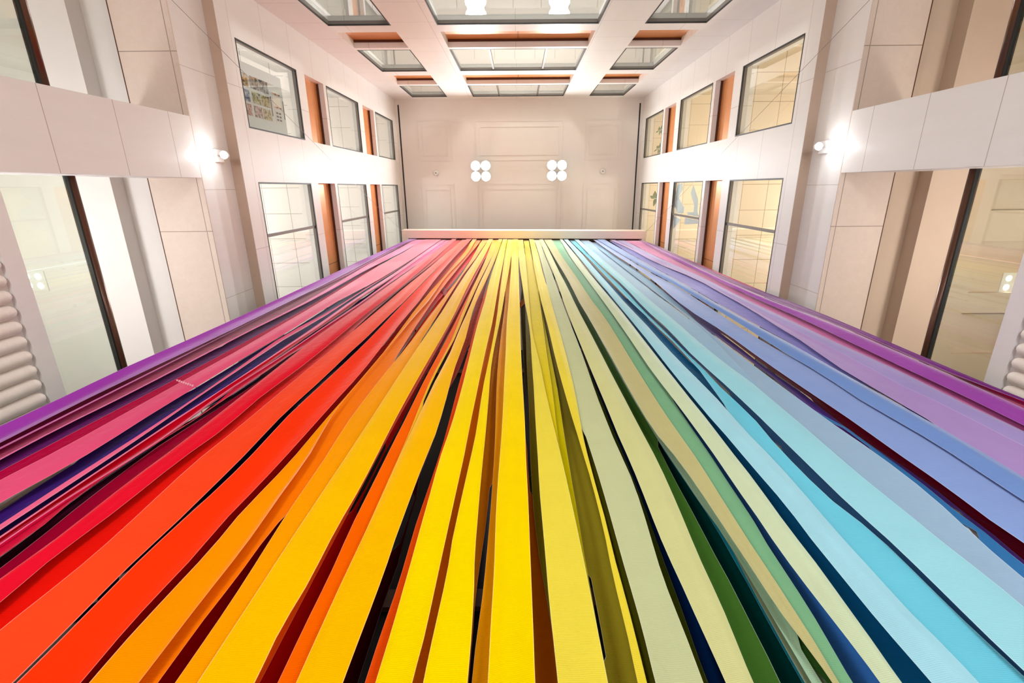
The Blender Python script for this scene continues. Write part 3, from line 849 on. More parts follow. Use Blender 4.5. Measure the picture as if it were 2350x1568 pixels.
 [-2498,-2508,-2527,-2548,-2562,-2571,-2588,-2619,-2634,-2637,-2648,-2656,-2657,-2664,-2679,-2684,-2690,-2695,-2704,-2719,-2713,-2698,-2683,-2674,-2675,-2687,-2702,-2710,-2712,-2712,-2712],
 [-2298,-2297,-2296,-2294,-2292,-2340,-2336,-2332,-2323,-2316,-2332,-2338,-2342,-2361,-2363,-2371,-2387,-2392,-2378,-2364,-2361,-2361,-2361,-2369,-2375,-2372,-2366,-2362,-2360,-2359,-2359]),
("#ff380a",0,"orange red fabric strip right of the thin black gap",
 [-2301,-2300,-2299,-2298,-2296,-2291,-2286,-2280,-2275,-2269,-2262,-2253,-2248,-2253,-2264,-2279,-2295,-2304,-2291,-2278,-2277,-2286,-2302,-2314,-2320,-2318,-2314,-2311,-2311,-2312,-2312],
 [-2067,-2074,-2084,-2094,-2097,-2095,-2084,-2064,-2029,-1995,-1991,-1986,-1969,-1956,-1943,-1944,-1958,-1965,-1971,-1977,-1986,-1999,-2014,-2013,-2011,-2021,-2028,-2028,-2022,-2017,-2016]),
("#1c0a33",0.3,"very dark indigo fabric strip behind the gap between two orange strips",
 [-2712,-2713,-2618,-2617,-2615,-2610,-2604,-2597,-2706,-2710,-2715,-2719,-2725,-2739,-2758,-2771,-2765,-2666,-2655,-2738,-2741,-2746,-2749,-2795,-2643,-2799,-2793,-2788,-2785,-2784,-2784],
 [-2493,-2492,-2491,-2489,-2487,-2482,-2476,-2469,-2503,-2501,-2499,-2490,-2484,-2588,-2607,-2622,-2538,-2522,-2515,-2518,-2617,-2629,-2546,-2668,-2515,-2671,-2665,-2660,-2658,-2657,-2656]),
("#c80a00",0.12,"dark red fabric strip between orange red and orange strips",
 [-2256,-2272,-2287,-2295,-2295,-2288,-2275,-2254,-2217,-2185,-2176,-2072,-2060,-2140,-2126,-2130,-2146,-2156,-2163,-2171,-2182,-2198,-2202,-2199,-2198,-2209,-2215,-2216,-2209,-2205,-2205],
 [-2039,-1993,-1948,-1928,-1933,-1944,-1945,-1881,-1973,-1974,-1952,-1927,-1908,-1901,-1899,-1905,-1910,-1886,-1932,-1938,-1950,-1972,-1973,-1979,-1988,-2000,-2010,-2015,-2015,-2014,-2014]),
("#ff9800",0,"amber fabric strip with a creased pale fold line",
 [-2030,-1998,-1950,-1909,-1905,-1915,-1915,-1919,-1938,-1939,-1929,-1908,-1887,-1874,-1878,-1884,-1891,-1901,-1904,-1905,-1917,-1937,-1952,-1947,-1952,-1964,-1974,-1981,-1982,-1981,-1981],
 [-1847,-1829,-1792,-1760,-1771,-1809,-1854,-1857,-1828,-1811,-1836,-1847,-1850,-1862,-1866,-1872,-1879,-1866,-1827,-1790,-1776,-1769,-1758,-1749,-1749,-1753,-1755,-1755,-1755,-1755,-1755]),
("#ff8000",0.05,"deep orange fabric strip ending above a dark red wedge at bottom",
 [-1926,-1851,-1817,-1837,-1850,-1896,-1939,-1936,-1906,-1889,-1915,-1926,-1928,-1915,-1921,-1927,-1922,-1942,-1905,-1867,-1853,-1846,-1835,-1826,-1826,-1830,-1832,-1832,-1832,-1832,-1832],
 [-1652,-1657,-1679,-1706,-1726,-1743,-1756,-1764,-1765,-1759,-1743,-1731,-1711,-1692,-1645,-1659,-1668,-1671,-1657,-1639,-1629,-1630,-1678,-1691,-1691,-1697,-1705,-1706,-1706,-1706,-1706]),
("#a80000",0.13,"dark red fabric wedge between deep orange and light orange strips",
 [-1834,-1840,-1863,-1890,-1911,-1928,-1942,-1950,-1635,-1657,-1678,-1689,-1694,-1713,-1824,-1819,-1819,-1819,-1819,-1804,-1805,-1810,-1824,-1831,-1833,-1845,-1852,-1855,-1857,-1858,-1858],
 [-1715,-1721,-1744,-1771,-1792,-1809,-1823,-1831,-1516,-1538,-1559,-1570,-1576,-1594,-1617,-1617,-1617,-1617,-1617,-1632,-1631,-1628,-1628,-1626,-1617,-1609,-1606,-1605,-1605,-1605,-1605]),
("#f00c00",0.145,"bright red fabric strip behind the cream edged orange strips",
 [-1686,-1805,-1848,-1882,-1902,-1916,-1926,-1936,-1939,-1923,-1917,-1901,-1888,-1885,-1885,-1885,-1885,-1885,-1885,-1885,-1885,-1885,-1885,-1885,-1885,-1885,-1885,-1885,-1885,-1885,-1885],
 [-1566,-1577,-1564,-1556,-1634,-1645,-1671,-1711,-1720,-1766,-1772,-1767,-1760,-1757,-1679,-1681,-1681,-1681,-1681,-1681,-1681,-1681,-1681,-1681,-1681,-1681,-1681,-1681,-1681,-1681,-1681]),
("#ff3a08",0.2,"orange red fabric strip glimpsed beside the bright red one",
 [-1678,-1678,-1678,-1680,-1651,-1642,-1651,-1716,-1780,-1780,-1785,-1782,-1780,-1780,-1856,-1856,-1856,-1856,-1856,-1856,-1856,-1856,-1856,-1856,-1856,-1856,-1856,-1856,-1856,-1856,-1856],
 [-1470,-1480,-1388,-1473,-1505,-1524,-1542,-1560,-1598,-1624,-1637,-1633,-1613,-1624,-1624,-1624,-1624,-1624,-1624,-1624,-1624,-1624,-1624,-1624,-1624,-1624,-1624,-1624,-1624,-1624,-1624]),
("#ffa400",0.035,"light orange fabric strip fanning toward the bottom left",
 [-1608,-1604,-1585,-1560,-1538,-1530,-1529,-1540,-1570,-1591,-1611,-1622,-1627,-1644,-1669,-1684,-1693,-1695,-1683,-1666,-1660,-1657,-1650,-1639,-1628,-1620,-1616,-1615,-1615,-1615,-1615],
 [-1314,-1373,-1389,-1401,-1410,-1447,-1486,-1494,-1491,-1488,-1481,-1478,-1481,-1438,-1445,-1450,-1451,-1454,-1456,-1459,-1458,-1460,-1466,-1472,-1474,-1474,-1475,-1476,-1477,-1477,-1477]),
("#b00008",0.1,"short dark red fabric strip left of the broad golden yellow strip",
 [-1533,-1534,-1551,-1529,-1548,-1572,-1572,-1582,-1611,-1610,-1602,-1642,-1646,-1600,-1617,-1617,-1617,-1616,-1618,-1617,-1617,-1617,-1617,-1617,-1617,-1617,-1617,-1617,-1617,-1617,-1617],
 [-1406,-1417,-1434,-1339,-1349,-1369,-1392,-1405,-1409,-1409,-1499,-1525,-1528,-1397,-1418,-1418,-1418,-1413,-1416,-1418,-1418,-1418,-1418,-1418,-1418,-1418,-1418,-1418,-1418,-1418,-1418]),
("#ffc400",0,"broad golden yellow fabric strip left of a dark red gap",
 [-1328,-1332,-1340,-1349,-1359,-1378,-1400,-1412,-1417,-1416,-1418,-1429,-1441,-1450,-1456,-1461,-1463,-1465,-1468,-1470,-1474,-1478,-1481,-1484,-1485,-1485,-1486,-1487,-1488,-1488,-1488],
 [-1142,-1142,-1143,-1145,-1152,-1164,-1176,-1183,-1184,-1174,-1167,-1170,-1180,-1194,-1205,-1214,-1220,-1222,-1220,-1216,-1213,-1215,-1224,-1227,-1224,-1224,-1234,-1237,-1229,-1223,-1221]),
("#ff5a05",0.06,"slim orange red fabric edge along the golden yellow strip",
 [-1216,-1216,-1217,-1220,-1228,-1240,-1251,-1260,-1262,-1244,-1239,-1248,-1259,-1271,-1281,-1289,-1294,-1295,-1296,-1296,-1296,-1296,-1296,-1297,-1296,-1296,-1305,-1307,-1299,-1296,-1296],
 [-1125,-1116,-1095,-1071,-1123,-1133,-1144,-1154,-1159,-1159,-1165,-1176,-1185,-1195,-1204,-1213,-1224,-1232,-1235,-1236,-1236,-1236,-1236,-1236,-1236,-1236,-1236,-1236,-1236,-1236,-1236]),
("#b40a05",0.14,"dark red fabric strip widening toward the bottom beside golden yellow",
 [-1272,-1268,-1262,-1236,-1242,-1252,-1264,-1276,-1284,-1284,-1292,-1303,-1313,-1323,-1332,-1343,-1351,-1351,-1250,-1246,-1248,-1262,-1358,-1375,-1386,-1388,-1389,-1392,-1375,-1375,-1375],
 [-1070,-1066,-1059,-1073,-1054,-1047,-1045,-1054,-1064,-1062,-1079,-1175,-1188,-1205,-1218,-1221,-1220,-1221,-1231,-1234,-1233,-1229,-1135,-1130,-1123,-1121,-1123,-1121,-1119,-1118,-1118]),
("#ff6a00",0.04,"orange fabric strip left of the second golden yellow strip",
 [-1113,-1113,-1113,-1094,-1076,-1072,-1071,-1079,-1091,-1099,-1103,-1108,-1117,-1129,-1142,-1148,-1148,-1148,-1152,-1153,-1154,-1156,-1157,-1152,-1145,-1144,-1145,-1144,-1142,-1141,-1141],
 [-967,-967,-967,-967,-967,-967,-967,-985,-994,-1000,-1013,-1007,-999,-1023,-1041,-1050,-1046,-991,-1010,-1007,-1005,-1006,-1009,-1011,-1015,-1018,-1020,-1020,-1021,-1021,-1021]),
("#ffc21e",0.03,"thin curled golden fabric edge left of the second golden yellow strip",
 [-1193,-1136,-1116,-1092,-1075,-1067,-1065,-1069,-1070,-1060,-1053,-1038,-1030,-1043,-1064,-1069,-1062,-1052,-1043,-1041,-1041,-1041,-1041,-1041,-1043,-1046,-1047,-1048,-1048,-1049,-1049],
 [-875,-873,-869,-865,-916,-932,-957,-977,-986,-992,-996,-990,-991,-1015,-1034,-1043,-1039,-986,-990,-989,-989,-989,-989,-989,-989,-989,-989,-989,-989,-989,-989]),
("#a01005",0.16,"thin dark red fabric line beside the curled golden edge",
 [-961,-959,-1057,-1055,-1059,-1074,-1093,-1115,-1131,-1137,-1135,-1138,-1088,-1026,-1046,-1067,-1075,-1168,-1154,-1154,-1154,-1154,-1154,-1154,-1154,-1154,-1154,-1154,-1154,-1154,-1154],
 [-841,-839,-861,-855,-854,-872,-896,-920,-933,-931,-936,-943,-947,-906,-925,-946,-950,-950,-950,-950,-950,-950,-950,-950,-950,-950,-950,-950,-950,-950,-950]),
("#ffc200",0,"golden yellow fabric strip left of the wide black gap",
 [-898,-896,-892,-888,-889,-901,-919,-937,-947,-946,-949,-959,-960,-958,-976,-996,-1004,-1008,-1013,-1021,-1022,-1023,-1025,-1028,-1032,-1035,-1036,-1037,-1037,-1037,-1037],
 [-727,-728,-731,-737,-750,-766,-786,-812,-839,-858,-858,-836,-815,-816,-820,-810,-794,-784,-781,-793,-803,-807,-810,-813,-810,-811,-814,-818,-821,-823,-824]),
("#b03008",0.14,"brick red fabric strip above the wide black gap",
 [-896,-898,-901,-869,-885,-909,-939,-960,-969,-894,-892,-965,-956,-956,-953,-985,-968,-963,-963,-967,-978,-982,-985,-988,-985,-986,-989,-993,-997,-999,-1000],
 [-777,-779,-782,-691,-791,-814,-823,-816,-803,-713,-709,-701,-784,-797,-819,-866,-848,-838,-835,-848,-859,-863,-866,-869,-866,-866,-870,-874,-878,-880,-881]),
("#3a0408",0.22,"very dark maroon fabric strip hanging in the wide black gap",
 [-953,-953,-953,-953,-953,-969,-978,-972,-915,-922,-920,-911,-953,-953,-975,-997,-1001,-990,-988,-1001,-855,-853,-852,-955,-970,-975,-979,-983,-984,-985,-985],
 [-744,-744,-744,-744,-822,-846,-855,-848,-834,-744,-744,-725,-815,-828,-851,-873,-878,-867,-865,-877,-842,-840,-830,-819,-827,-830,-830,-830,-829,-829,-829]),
("#f05208",0.06,"burnt orange fabric strip right of the wide black gap",
 [-718,-722,-729,-736,-739,-742,-745,-743,-759,-762,-757,-749,-737,-733,-730,-725,-718,-711,-707,-710,-716,-723,-729,-728,-726,-728,-735,-740,-742,-743,-743],
 [-639,-642,-646,-651,-658,-668,-683,-695,-687,-676,-681,-680,-669,-659,-650,-643,-641,-641,-647,-658,-658,-656,-655,-654,-653,-652,-652,-653,-656,-658,-658]),
("#ffe000",0,"bright yellow fabric strip right of the wide black gap",
 [-701,-705,-712,-719,-722,-725,-728,-725,-708,-695,-698,-698,-689,-679,-670,-662,-659,-659,-665,-676,-677,-674,-673,-672,-670,-670,-669,-670,-673,-675,-676],
 [-510,-508,-505,-500,-491,-484,-483,-482,-476,-468,-462,-461,-470,-476,-479,-480,-480,-482,-481,-479,-481,-484,-486,-488,-490,-491,-492,-494,-502,-508,-509]),
("#ee8600",0.1,"orange fabric strip between two bright yellow strips",
 [-515,-512,-507,-500,-492,-580,-579,-578,-571,-563,-559,-563,-571,-576,-577,-577,-578,-579,-580,-581,-582,-583,-584,-586,-587,-587,-590,-597,-605,-607,-607],
 [-396,-395,-389,-383,-375,-400,-383,-368,-357,-348,-346,-362,-376,-385,-385,-372,-364,-360,-359,-366,-374,-382,-388,-391,-387,-389,-394,-398,-400,-401,-401]),
("#ffe200",0.01,"bright yellow fabric strip left of an ochre brown one",
 [-497,-495,-489,-483,-475,-465,-453,-440,-427,-415,-405,-400,-402,-408,-416,-423,-422,-417,-415,-422,-430,-437,-443,-447,-442,-444,-449,-454,-457,-458,-458],
 [-251,-248,-241,-232,-272,-275,-285,-301,-314,-320,-329,-344,-358,-367,-367,-355,-341,-331,-323,-318,-313,-307,-300,-294,-285,-271,-263,-257,-254,-252,-252]),
("#b86e08",0.13,"ochre brown fabric strip between yellow strips left of centre",
 [-298,-295,-375,-366,-363,-372,-384,-397,-406,-417,-431,-444,-456,-463,-461,-448,-434,-423,-415,-410,-405,-399,-391,-384,-375,-360,-353,-350,-349,-349,-349],
 [-176,-176,-170,-160,-195,-206,-221,-236,-240,-223,-227,-231,-231,-228,-220,-204,-190,-178,-169,-162,-250,-251,-254,-262,-269,-271,-266,-263,-262,-262,-262]),
("#e89a06",0.07,"golden orange fabric strip hugging the left side of the central yellow strip",
 [-291,-287,-281,-271,-315,-318,-329,-345,-308,-294,-294,-297,-297,-295,-288,-276,-262,-248,-237,-230,-226,-223,-222,-222,-223,-226,-233,-239,-240,-241,-241],
 [-204,-204,-204,-204,-204,-201,-197,-192,-188,-187,-188,-184,-173,-165,-161,-155,-149,-146,-145,-146,-148,-148,-144,-137,-132,-132,-132,-129,-127,-127,-127]),
("#ffe000",0,"central bright yellow fabric strip running straight down the middle",
 [-284,-281,-275,-266,-250,-235,-227,-223,-219,-216,-218,-216,-206,-196,-192,-187,-181,-177,-175,-176,-178,-178,-175,-170,-165,-163,-163,-162,-160,-159,-159],
 [-41,-39,-35,-31,-26,-22,-16,-10,-4,2,5,8,11,15,21,28,35,41,44,44,47,51,53,54,55,56,57,58,58,59,59]),
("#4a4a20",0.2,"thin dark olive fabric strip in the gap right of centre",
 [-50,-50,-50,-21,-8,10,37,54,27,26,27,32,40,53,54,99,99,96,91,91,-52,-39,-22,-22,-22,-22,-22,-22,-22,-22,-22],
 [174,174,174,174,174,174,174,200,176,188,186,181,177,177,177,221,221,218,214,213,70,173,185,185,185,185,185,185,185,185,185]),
("#b86404",0.16,"ochre orange fabric wedge right of the central yellow strip",
 [-49,-49,-49,-21,-7,10,36,68,93,-122,-118,-115,-112,-108,-101,-93,-86,-80,-28,-27,-24,-21,-18,-17,-16,-15,-14,-13,-12,-12,-12],
 [155,155,155,155,155,155,157,188,214,-2,2,5,8,12,19,27,35,40,60,63,72,170,178,193,216,233,241,245,248,251,251]),
("#7e7410",0.13,"olive fabric strip left of the pale lemon strip",
 [-10,-10,-10,-10,-7,9,36,67,92,114,106,101,96,92,92,93,93,90,86,85,88,93,102,114,132,149,164,169,174,176,177],
 [179,185,191,191,191,191,191,193,211,233,218,238,245,240,237,238,233,231,229,227,225,228,231,233,234,236,283,288,293,295,296]),
("#f0e04a",0.02,"pale lemon fabric strip first right of the central gap",
 [-79,-75,-71,-66,-10,6,31,61,85,105,135,156,163,158,155,156,152,148,146,145,142,141,144,147,149,150,153,158,162,165,165],
 [174,179,186,194,199,201,201,198,194,191,189,191,209,240,264,277,293,310,328,344,356,365,373,379,384,387,390,393,395,397,397]),
("#e6d20c",0.055,"lemon yellow fabric strip sliding behind the pale lemon one",
 [203,206,211,214,166,168,168,165,161,158,155,162,176,208,232,246,262,279,292,295,295,295,295,295,295,295,295,295,295,295,295],
 [424,423,422,422,427,476,471,472,420,412,403,393,382,375,372,369,362,353,348,347,358,368,376,382,383,383,383,383,383,383,383]),
("#c6ba00",0.08,"chartreuse fabric strip between pale lemon and olive",
 [290,290,290,290,290,290,290,290,290,290,290,297,322,340,340,337,329,318,312,317,329,339,347,353,355,355,355,355,355,355,355],
 [429,429,429,429,429,481,465,477,480,429,429,429,430,432,434,434,427,419,414,411,408,408,406,403,403,403,403,403,403,404,405]),
("#857a1c",0.12,"broad olive fabric strip left of the narrow lemon edge",
 [466,467,467,467,366,371,370,364,356,348,341,329,325,344,365,367,356,346,347,344,341,341,339,335,425,427,428,427,339,341,341],
 [584,585,585,585,538,532,530,536,537,546,568,578,580,584,594,604,617,614,599,596,597,600,603,602,599,602,604,603,600,599,599]),
("#f0de40",0,"narrow lemon fabric strip tapering down between olive strips",
 [439,439,440,439,436,429,424,425,427,432,446,460,466,468,476,486,497,509,522,532,542,546,547,544,537,534,534,534,530,527,526],
 [642,645,649,653,650,637,626,628,631,630,627,628,629,625,620,613,601,585,571,568,569,572,575,573,571,574,575,574,572,570,570]),
("#5c5c10",0.14,"dark olive fabric strip left of the pale sage cream strip",
 [538,538,538,538,538,538,538,538,538,538,538,538,538,538,555,559,553,539,531,530,531,534,537,535,533,536,537,535,534,533,532],
 [680,683,688,692,689,675,663,665,753,740,740,740,740,740,724,723,720,715,719,724,730,735,736,734,734,736,735,730,727,726,726]),
("#c8d2a0",0.02,"pale sage cream fabric strip left of the navy gap",
 [613,665,672,678,677,669,659,651,601,600,597,598,599,595,590,583,571,555,601,610,617,620,621,621,621,623,624,622,617,615,615],
 [925,925,872,865,862,870,874,869,863,858,854,855,858,857,852,845,842,845,849,861,872,869,859,846,835,832,835,838,838,838,838]),
("#4f6010",0.14,"olive green fabric strip beside the navy gap",
 [803,802,798,790,787,795,800,794,788,782,778,779,783,782,824,817,813,816,821,834,845,838,824,812,806,803,805,805,805,805,805],
 [923,922,917,909,906,914,919,913,907,901,897,899,902,901,918,918,921,925,929,933,936,934,927,923,920,917,912,907,907,908,908]),
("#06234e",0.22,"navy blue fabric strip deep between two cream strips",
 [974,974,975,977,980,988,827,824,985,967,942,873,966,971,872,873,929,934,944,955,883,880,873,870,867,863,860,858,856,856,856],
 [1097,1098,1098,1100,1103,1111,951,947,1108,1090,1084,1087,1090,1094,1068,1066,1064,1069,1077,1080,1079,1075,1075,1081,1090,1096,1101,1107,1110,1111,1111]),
("#d4d898",0,"straw cream fabric strip right of the navy gap",
 [882,882,883,884,887,894,901,901,892,875,870,872,875,879,882,887,892,894,895,903,907,906,903,902,907,915,920,926,931,935,935],
 [1056,1065,1079,1081,1079,1077,1078,1088,1092,1086,1089,1098,1105,1109,1113,1117,1123,1126,1131,1136,1133,1124,1113,1101,1092,1089,1084,1074,1064,1059,1057]),
("#3f6a26",0.12,"dark green fabric strip right of the straw cream one",
 [1144,1158,1065,1067,1065,1062,1064,1071,1075,1072,1075,1084,1092,1096,1100,1104,1111,1114,1119,1121,1116,1106,1095,1084,1077,1073,1066,1055,1047,1043,1042],
 [1262,1276,1250,1263,1279,1300,1322,1242,1328,1334,1350,1358,1360,1363,1362,1363,1367,1371,1273,1266,1264,1267,1266,1264,1267,1264,1260,1257,1250,1248,1248]),
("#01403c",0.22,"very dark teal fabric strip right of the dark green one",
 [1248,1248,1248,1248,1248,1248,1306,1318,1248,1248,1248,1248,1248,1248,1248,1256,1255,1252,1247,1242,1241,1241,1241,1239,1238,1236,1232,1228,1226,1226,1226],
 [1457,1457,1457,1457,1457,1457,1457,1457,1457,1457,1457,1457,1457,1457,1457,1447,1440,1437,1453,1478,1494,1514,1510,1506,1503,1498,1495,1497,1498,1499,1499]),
("#1f9db8",0.16,"slim turquoise fabric strip beside the dark teal at bottom right",
 [1309,1309,1309,1309,1309,1309,1309,1309,1309,1309,1309,1309,1309,1309,1309,1309,1309,1322,1332,1353,1373,1390,1395,1392,1391,1385,1381,1380,1379,1379,1379],
 [1513,1513,1513,1513,1513,1513,1513,1513,1513,1513,1513,1513,1513,1513,1513,1513,1513,1513,1513,1513,1492,1491,1495,1502,1487,1479,1477,1475,1474,1474,1474]),
("#93a884",0.1,"grey green fabric strip with a light rolled hem near bottom",
 [1285,1285,1285,1285,1285,1285,1285,1285,1285,1285,1285,1285,1285,1285,1285,1285,1285,1288,1298,1319,1338,1354,1378,1383,1371,1364,1361,1358,1357,1356,1356],
 [1481,1562,1484,1484,1484,1484,1484,1484,1484,1484,1484,1484,1484,1484,1484,1484,1484,1484,1484,1484,1464,1467,1480,1490,1495,1500,1507,1522,1535,1539,1539]),
("#a9cfae",0.07,"slim mint fabric strip along the khaki strip",
 [1208,1208,1208,1208,1208,1208,1225,1235,1229,1224,1240,1244,1244,1244,1245,1248,1255,1268,1278,1298,1317,1333,1357,1368,1370,1370,1370,1370,1370,1370,1370],
 [1313,1313,1313,1313,1313,1313,1313,1313,1313,1313,1313,1313,1313,1313,1316,1325,1336,1358,1378,1395,1409,1424,1435,1444,1453,1458,1467,1419,1419,1419,1419]),
("#41702f",0.09,"forest green fabric strip left of the khaki edge at bottom",
 [1365,1365,1365,1365,1365,1365,1365,1365,1365,1365,1365,1365,1365,1365,1365,1365,1365,1365,1365,1365,1365,1366,1372,1384,1386,1386,1394,1395,1455,1459,1459],
 [1461,1461,1461,1461,1461,1461,1461,1461,1461,1461,1461,1461,1461,1461,1461,1461,1461,1461,1461,1461,1461,1460,1458,1459,1465,1471,1483,1505,1522,1526,1527]),
("#c3bf86",0.01,"khaki fabric strip left of the broad sage green one",
 [1086,1099,1120,1133,1147,1167,1189,1199,1194,1188,1204,1214,1221,1228,1230,1230,1234,1242,1263,1309,1336,1351,1361,1370,1379,1384,1393,1411,1426,1433,1434],
 [1426,1421,1413,1407,1416,1434,1449,1454,1453,1462,1490,1495,1487,1477,1469,1464,1461,1463,1472,1482,1481,1475,1473,1470,1472,1473,1472,1471,1464,1459,1458]),
("#7db68a",0.04,"broad sage green fabric strip right of the khaki one",
 [1410,1405,1396,1391,1400,1418,1433,1438,1437,1447,1475,1480,1470,1460,1453,1448,1446,1447,1456,1467,1466,1460,1457,1455,1457,1457,1457,1454,1449,1456,1457],
 [1848,1776,1742,1706,1681,1681,1688,1741,1740,1740,1736,1729,1721,1708,1698,1702,1660,1651,1646,1641,1630,1624,1615,1596,1590,1585,1576,1562,1548,1541,1539]),
("#b4480c",0.2,"thin rust orange fabric sliver beside the sage green strip",
 [1697,1697,1697,1697,1676,1677,1684,1687,1688,1691,1697,1697,1697,1711,1713,1712,1712,1692,1691,1691,1691,1691,1691,1691,1691,1691,1691,1691,1691,1691,1691],
 [1905,1900,1864,1825,1799,1799,1806,1809,1810,1903,1905,1905,1905,1894,1896,1890,1886,1900,1899,1899,1899,1899,1899,1899,1899,1899,1899,1899,1899,1899,1899]),
("#2f62a2",0.14,"cobalt blue fabric strip between sage green and pale green",
 [1640,1640,1640,1640,1634,1635,1640,1640,1640,1640,1640,1640,1640,1640,1640,1658,1658,1651,1645,1640,1629,1618,1596,1592,1587,1580,1567,1552,1540,1535,1534],
 [1842,1842,1817,1779,1753,1754,1761,1764,1764,1855,1842,1842,1842,1842,1842,1826,1831,1835,1832,1827,1819,1813,1809,1803,1807,1814,1822,1827,1827,1826,1826]),
("#cfe2bc",0,"very pale green fabric strip between cobalt and teal strips",
 [1780,1764,1733,1698,1671,1668,1672,1674,1674,1673,1669,1663,1654,1642,1632,1636,1645,1649,1649,1647,1639,1632,1630,1622,1621,1626,1633,1640,1644,1643,1643],
 [1907,1906,1903,1898,1890,1877,1866,1864,1868,1871,1873,1862,1852,1844,1838,1834,1830,1831,1824,1817,1815,1805,1793,1787,1785,1776,1767,1759,1748,1740,1739]),
("#12689a",0.12,"teal blue fabric strip left of the first ice blue one",
 [1881,1879,1879,1879,1873,1859,1895,1893,1896,1900,1902,1891,1877,1862,1855,1861,1857,1857,1850,1843,1841,1826,1815,1807,1801,1794,1784,1773,1766,1762,1760],
 [2009,2008,2004,1999,1991,1977,1995,2006,2100,2093,2089,2086,2080,1978,2056,2050,2052,2063,2076,2070,2072,2075,2067,2055,2054,2051,2051,2057,2062,2064,2064]),
("#a6e0f0",0,"ice blue fabric strip right of the teal blue one",
 [1952,1952,1950,1948,1945,1936,1924,1922,1920,1912,1910,1907,1902,1889,1878,1873,1873,1874,1885,1886,1889,1894,1889,1876,1873,1871,1869,1872,1878,1882,1882],
 [2139,2141,2150,2156,2140,2121,2110,2100,2091,2082,2089,2098,2090,2088,2097,2111,2120,2110,2105,2114,2113,2104,2092,2085,2084,2082,2081,2093,2099,2098,2098]),
("#0a6a9c",0.14,"petrol blue fabric strip between the two ice blue ones",
 [2154,2156,2165,2172,2191,2182,2170,2160,2150,2141,2149,2157,2149,2147,2247,2171,2282,2171,2185,2185,2185,2185,2185,2185,2185,2185,2185,2185,2185,2185,2185],
 [2273,2275,2285,2291,2298,2291,2292,2301,2321,2433,2360,2364,2363,2367,2444,2428,2439,2438,2408,2485,2477,2490,2438,2438,2438,2438,2438,2438,2438,2438,2438]),
("#72d2ea",0.05,"cyan fabric strip with a folded inner edge widening toward lower right",
 [2225,2229,2244,2263,2277,2271,2265,2263,2262,2267,2287,2294,2312,2298,2284,2236,2191,2123,2117,2127,2124,2115,2100,2097,2096,2093,2092,2105,2111,2111,2110],
 [2445,2440,2417,2396,2392,2382,2380,2385,2379,2356,2340,2346,2348,2346,2353,2337,2350,2350,2318,2306,2304,2316,2363,2384,2383,2380,2380,2385,2391,2393,2393]),
("#4d7fb2",0.12,"narrow steel blue fabric strip between cyan and pale cyan strips",
 [2379,2373,2532,2513,2506,2507,2523,2478,2380,2356,2434,2436,2387,2434,2448,2450,2349,2350,2411,2305,2302,2314,2359,2385,2383,2380,2380,2385,2385,2385,2385],
 [2519,2513,2672,2653,2649,2649,2661,2629,2516,2567,2468,2493,2473,2545,2563,2579,2577,2574,2569,2565,2561,2558,2566,2577,2577,2573,2568,2565,2566,2567,2568]),
("#9edeec",0.01,"broad pale cyan fabric strip right of the narrow steel blue one",
 [2425,2422,2409,2391,2383,2385,2400,2418,2410,2375,2366,2391,2376,2352,2359,2376,2381,2382,2376,2373,2369,2366,2373,2384,2384,2380,2375,2372,2374,2375,2375],
 [2610,2628,2656,2664,2658,2654,2654,2652,2649,2651,2658,2663,2656,2658,2680,2716,2714,2715,2711,2702,2700,2708,2716,2721,2733,2742,2740,2739,2739,2739,2739]),
("#98c0dc",0.05,"muted sky blue fabric strip tapering to a point at right",
 [2690,2704,2668,2677,2670,2667,2667,2664,2661,2663,2670,2673,2669,2670,2686,2702,2720,2725,2724,2715,2714,2721,2725,2725,2725,2725,2725,2725,2725,2725,2725],
 [3062,3040,3006,2973,2955,2958,2960,2967,2979,2990,3000,2997,2959,2896,2836,2794,2776,2773,2773,2773,2773,2773,2773,2773,2780,2789,2787,2785,2785,2785,2785]),
("#a8d2e8",0.13,"light blue fabric strip with a pointed lower fold",
 [3120,3082,3038,3004,2986,2989,2991,3090,3103,3116,3128,3047,3016,3015,3015,3015,3015,3015,3015,3015,3015,3015,3015,3004,3015,3015,3015,3015,3015,3015,3015],
 [3388,3378,3374,3387,3404,3417,3416,3374,3327,3278,3192,3164,3163,3169,3171,3176,3182,3194,3217,3217,3217,3245,3156,3122,3208,3207,3207,3207,3207,3207,3207]),
("#9fc0dc",0.09,"silvery lavender blue fabric strip left of the purple one",
 [3043,3043,3080,3080,3080,3080,3080,3080,3080,3080,3074,3001,2926,2872,2831,2806,2789,2774,2768,2762,2762,2770,2778,2783,2796,2805,2803,2802,2802,2802,2802],
 [3139,3139,3139,3139,3139,3139,3139,3139,3139,3139,3132,3112,3112,3118,3119,3124,3131,3142,3166,3176,3169,3144,3105,3072,3054,3049,3049,3049,3049,3049,3049]),
("#3a7cb8",0.12,"slim mid blue fabric edge beside the silvery lavender strip",
 [3059,3059,3123,3123,3123,3123,3123,3123,3123,3123,3118,3032,3031,3037,3039,3044,3050,3230,3229,3144,3137,3112,3183,3038,3020,3015,3015,3015,3015,3015,3015],
 [3177,3177,3177,3177,3177,3177,3177,3177,3177,3177,3170,3150,3149,3155,3157,3162,3168,3267,3266,3267,3260,3234,3236,3212,3198,3196,3196,3196,3196,3196,3196]),
("#5e3e96",0.15,"purple fabric strip left of the dark crimson line",
 [3294,3285,3280,3293,3297,3297,3297,3281,3281,3222,3158,3214,3217,3230,3236,3223,3138,3145,3174,3271,3228,3294,3227,3179,3164,3163,3163,3163,3163,3163,3163],
 [3414,3404,3400,3413,3430,3444,3442,3400,3391,3463,3452,3359,3346,3320,3323,3344,3320,3306,3319,3346,3346,3322,3315,3285,3268,3267,3267,3267,3267,3267,3267]),
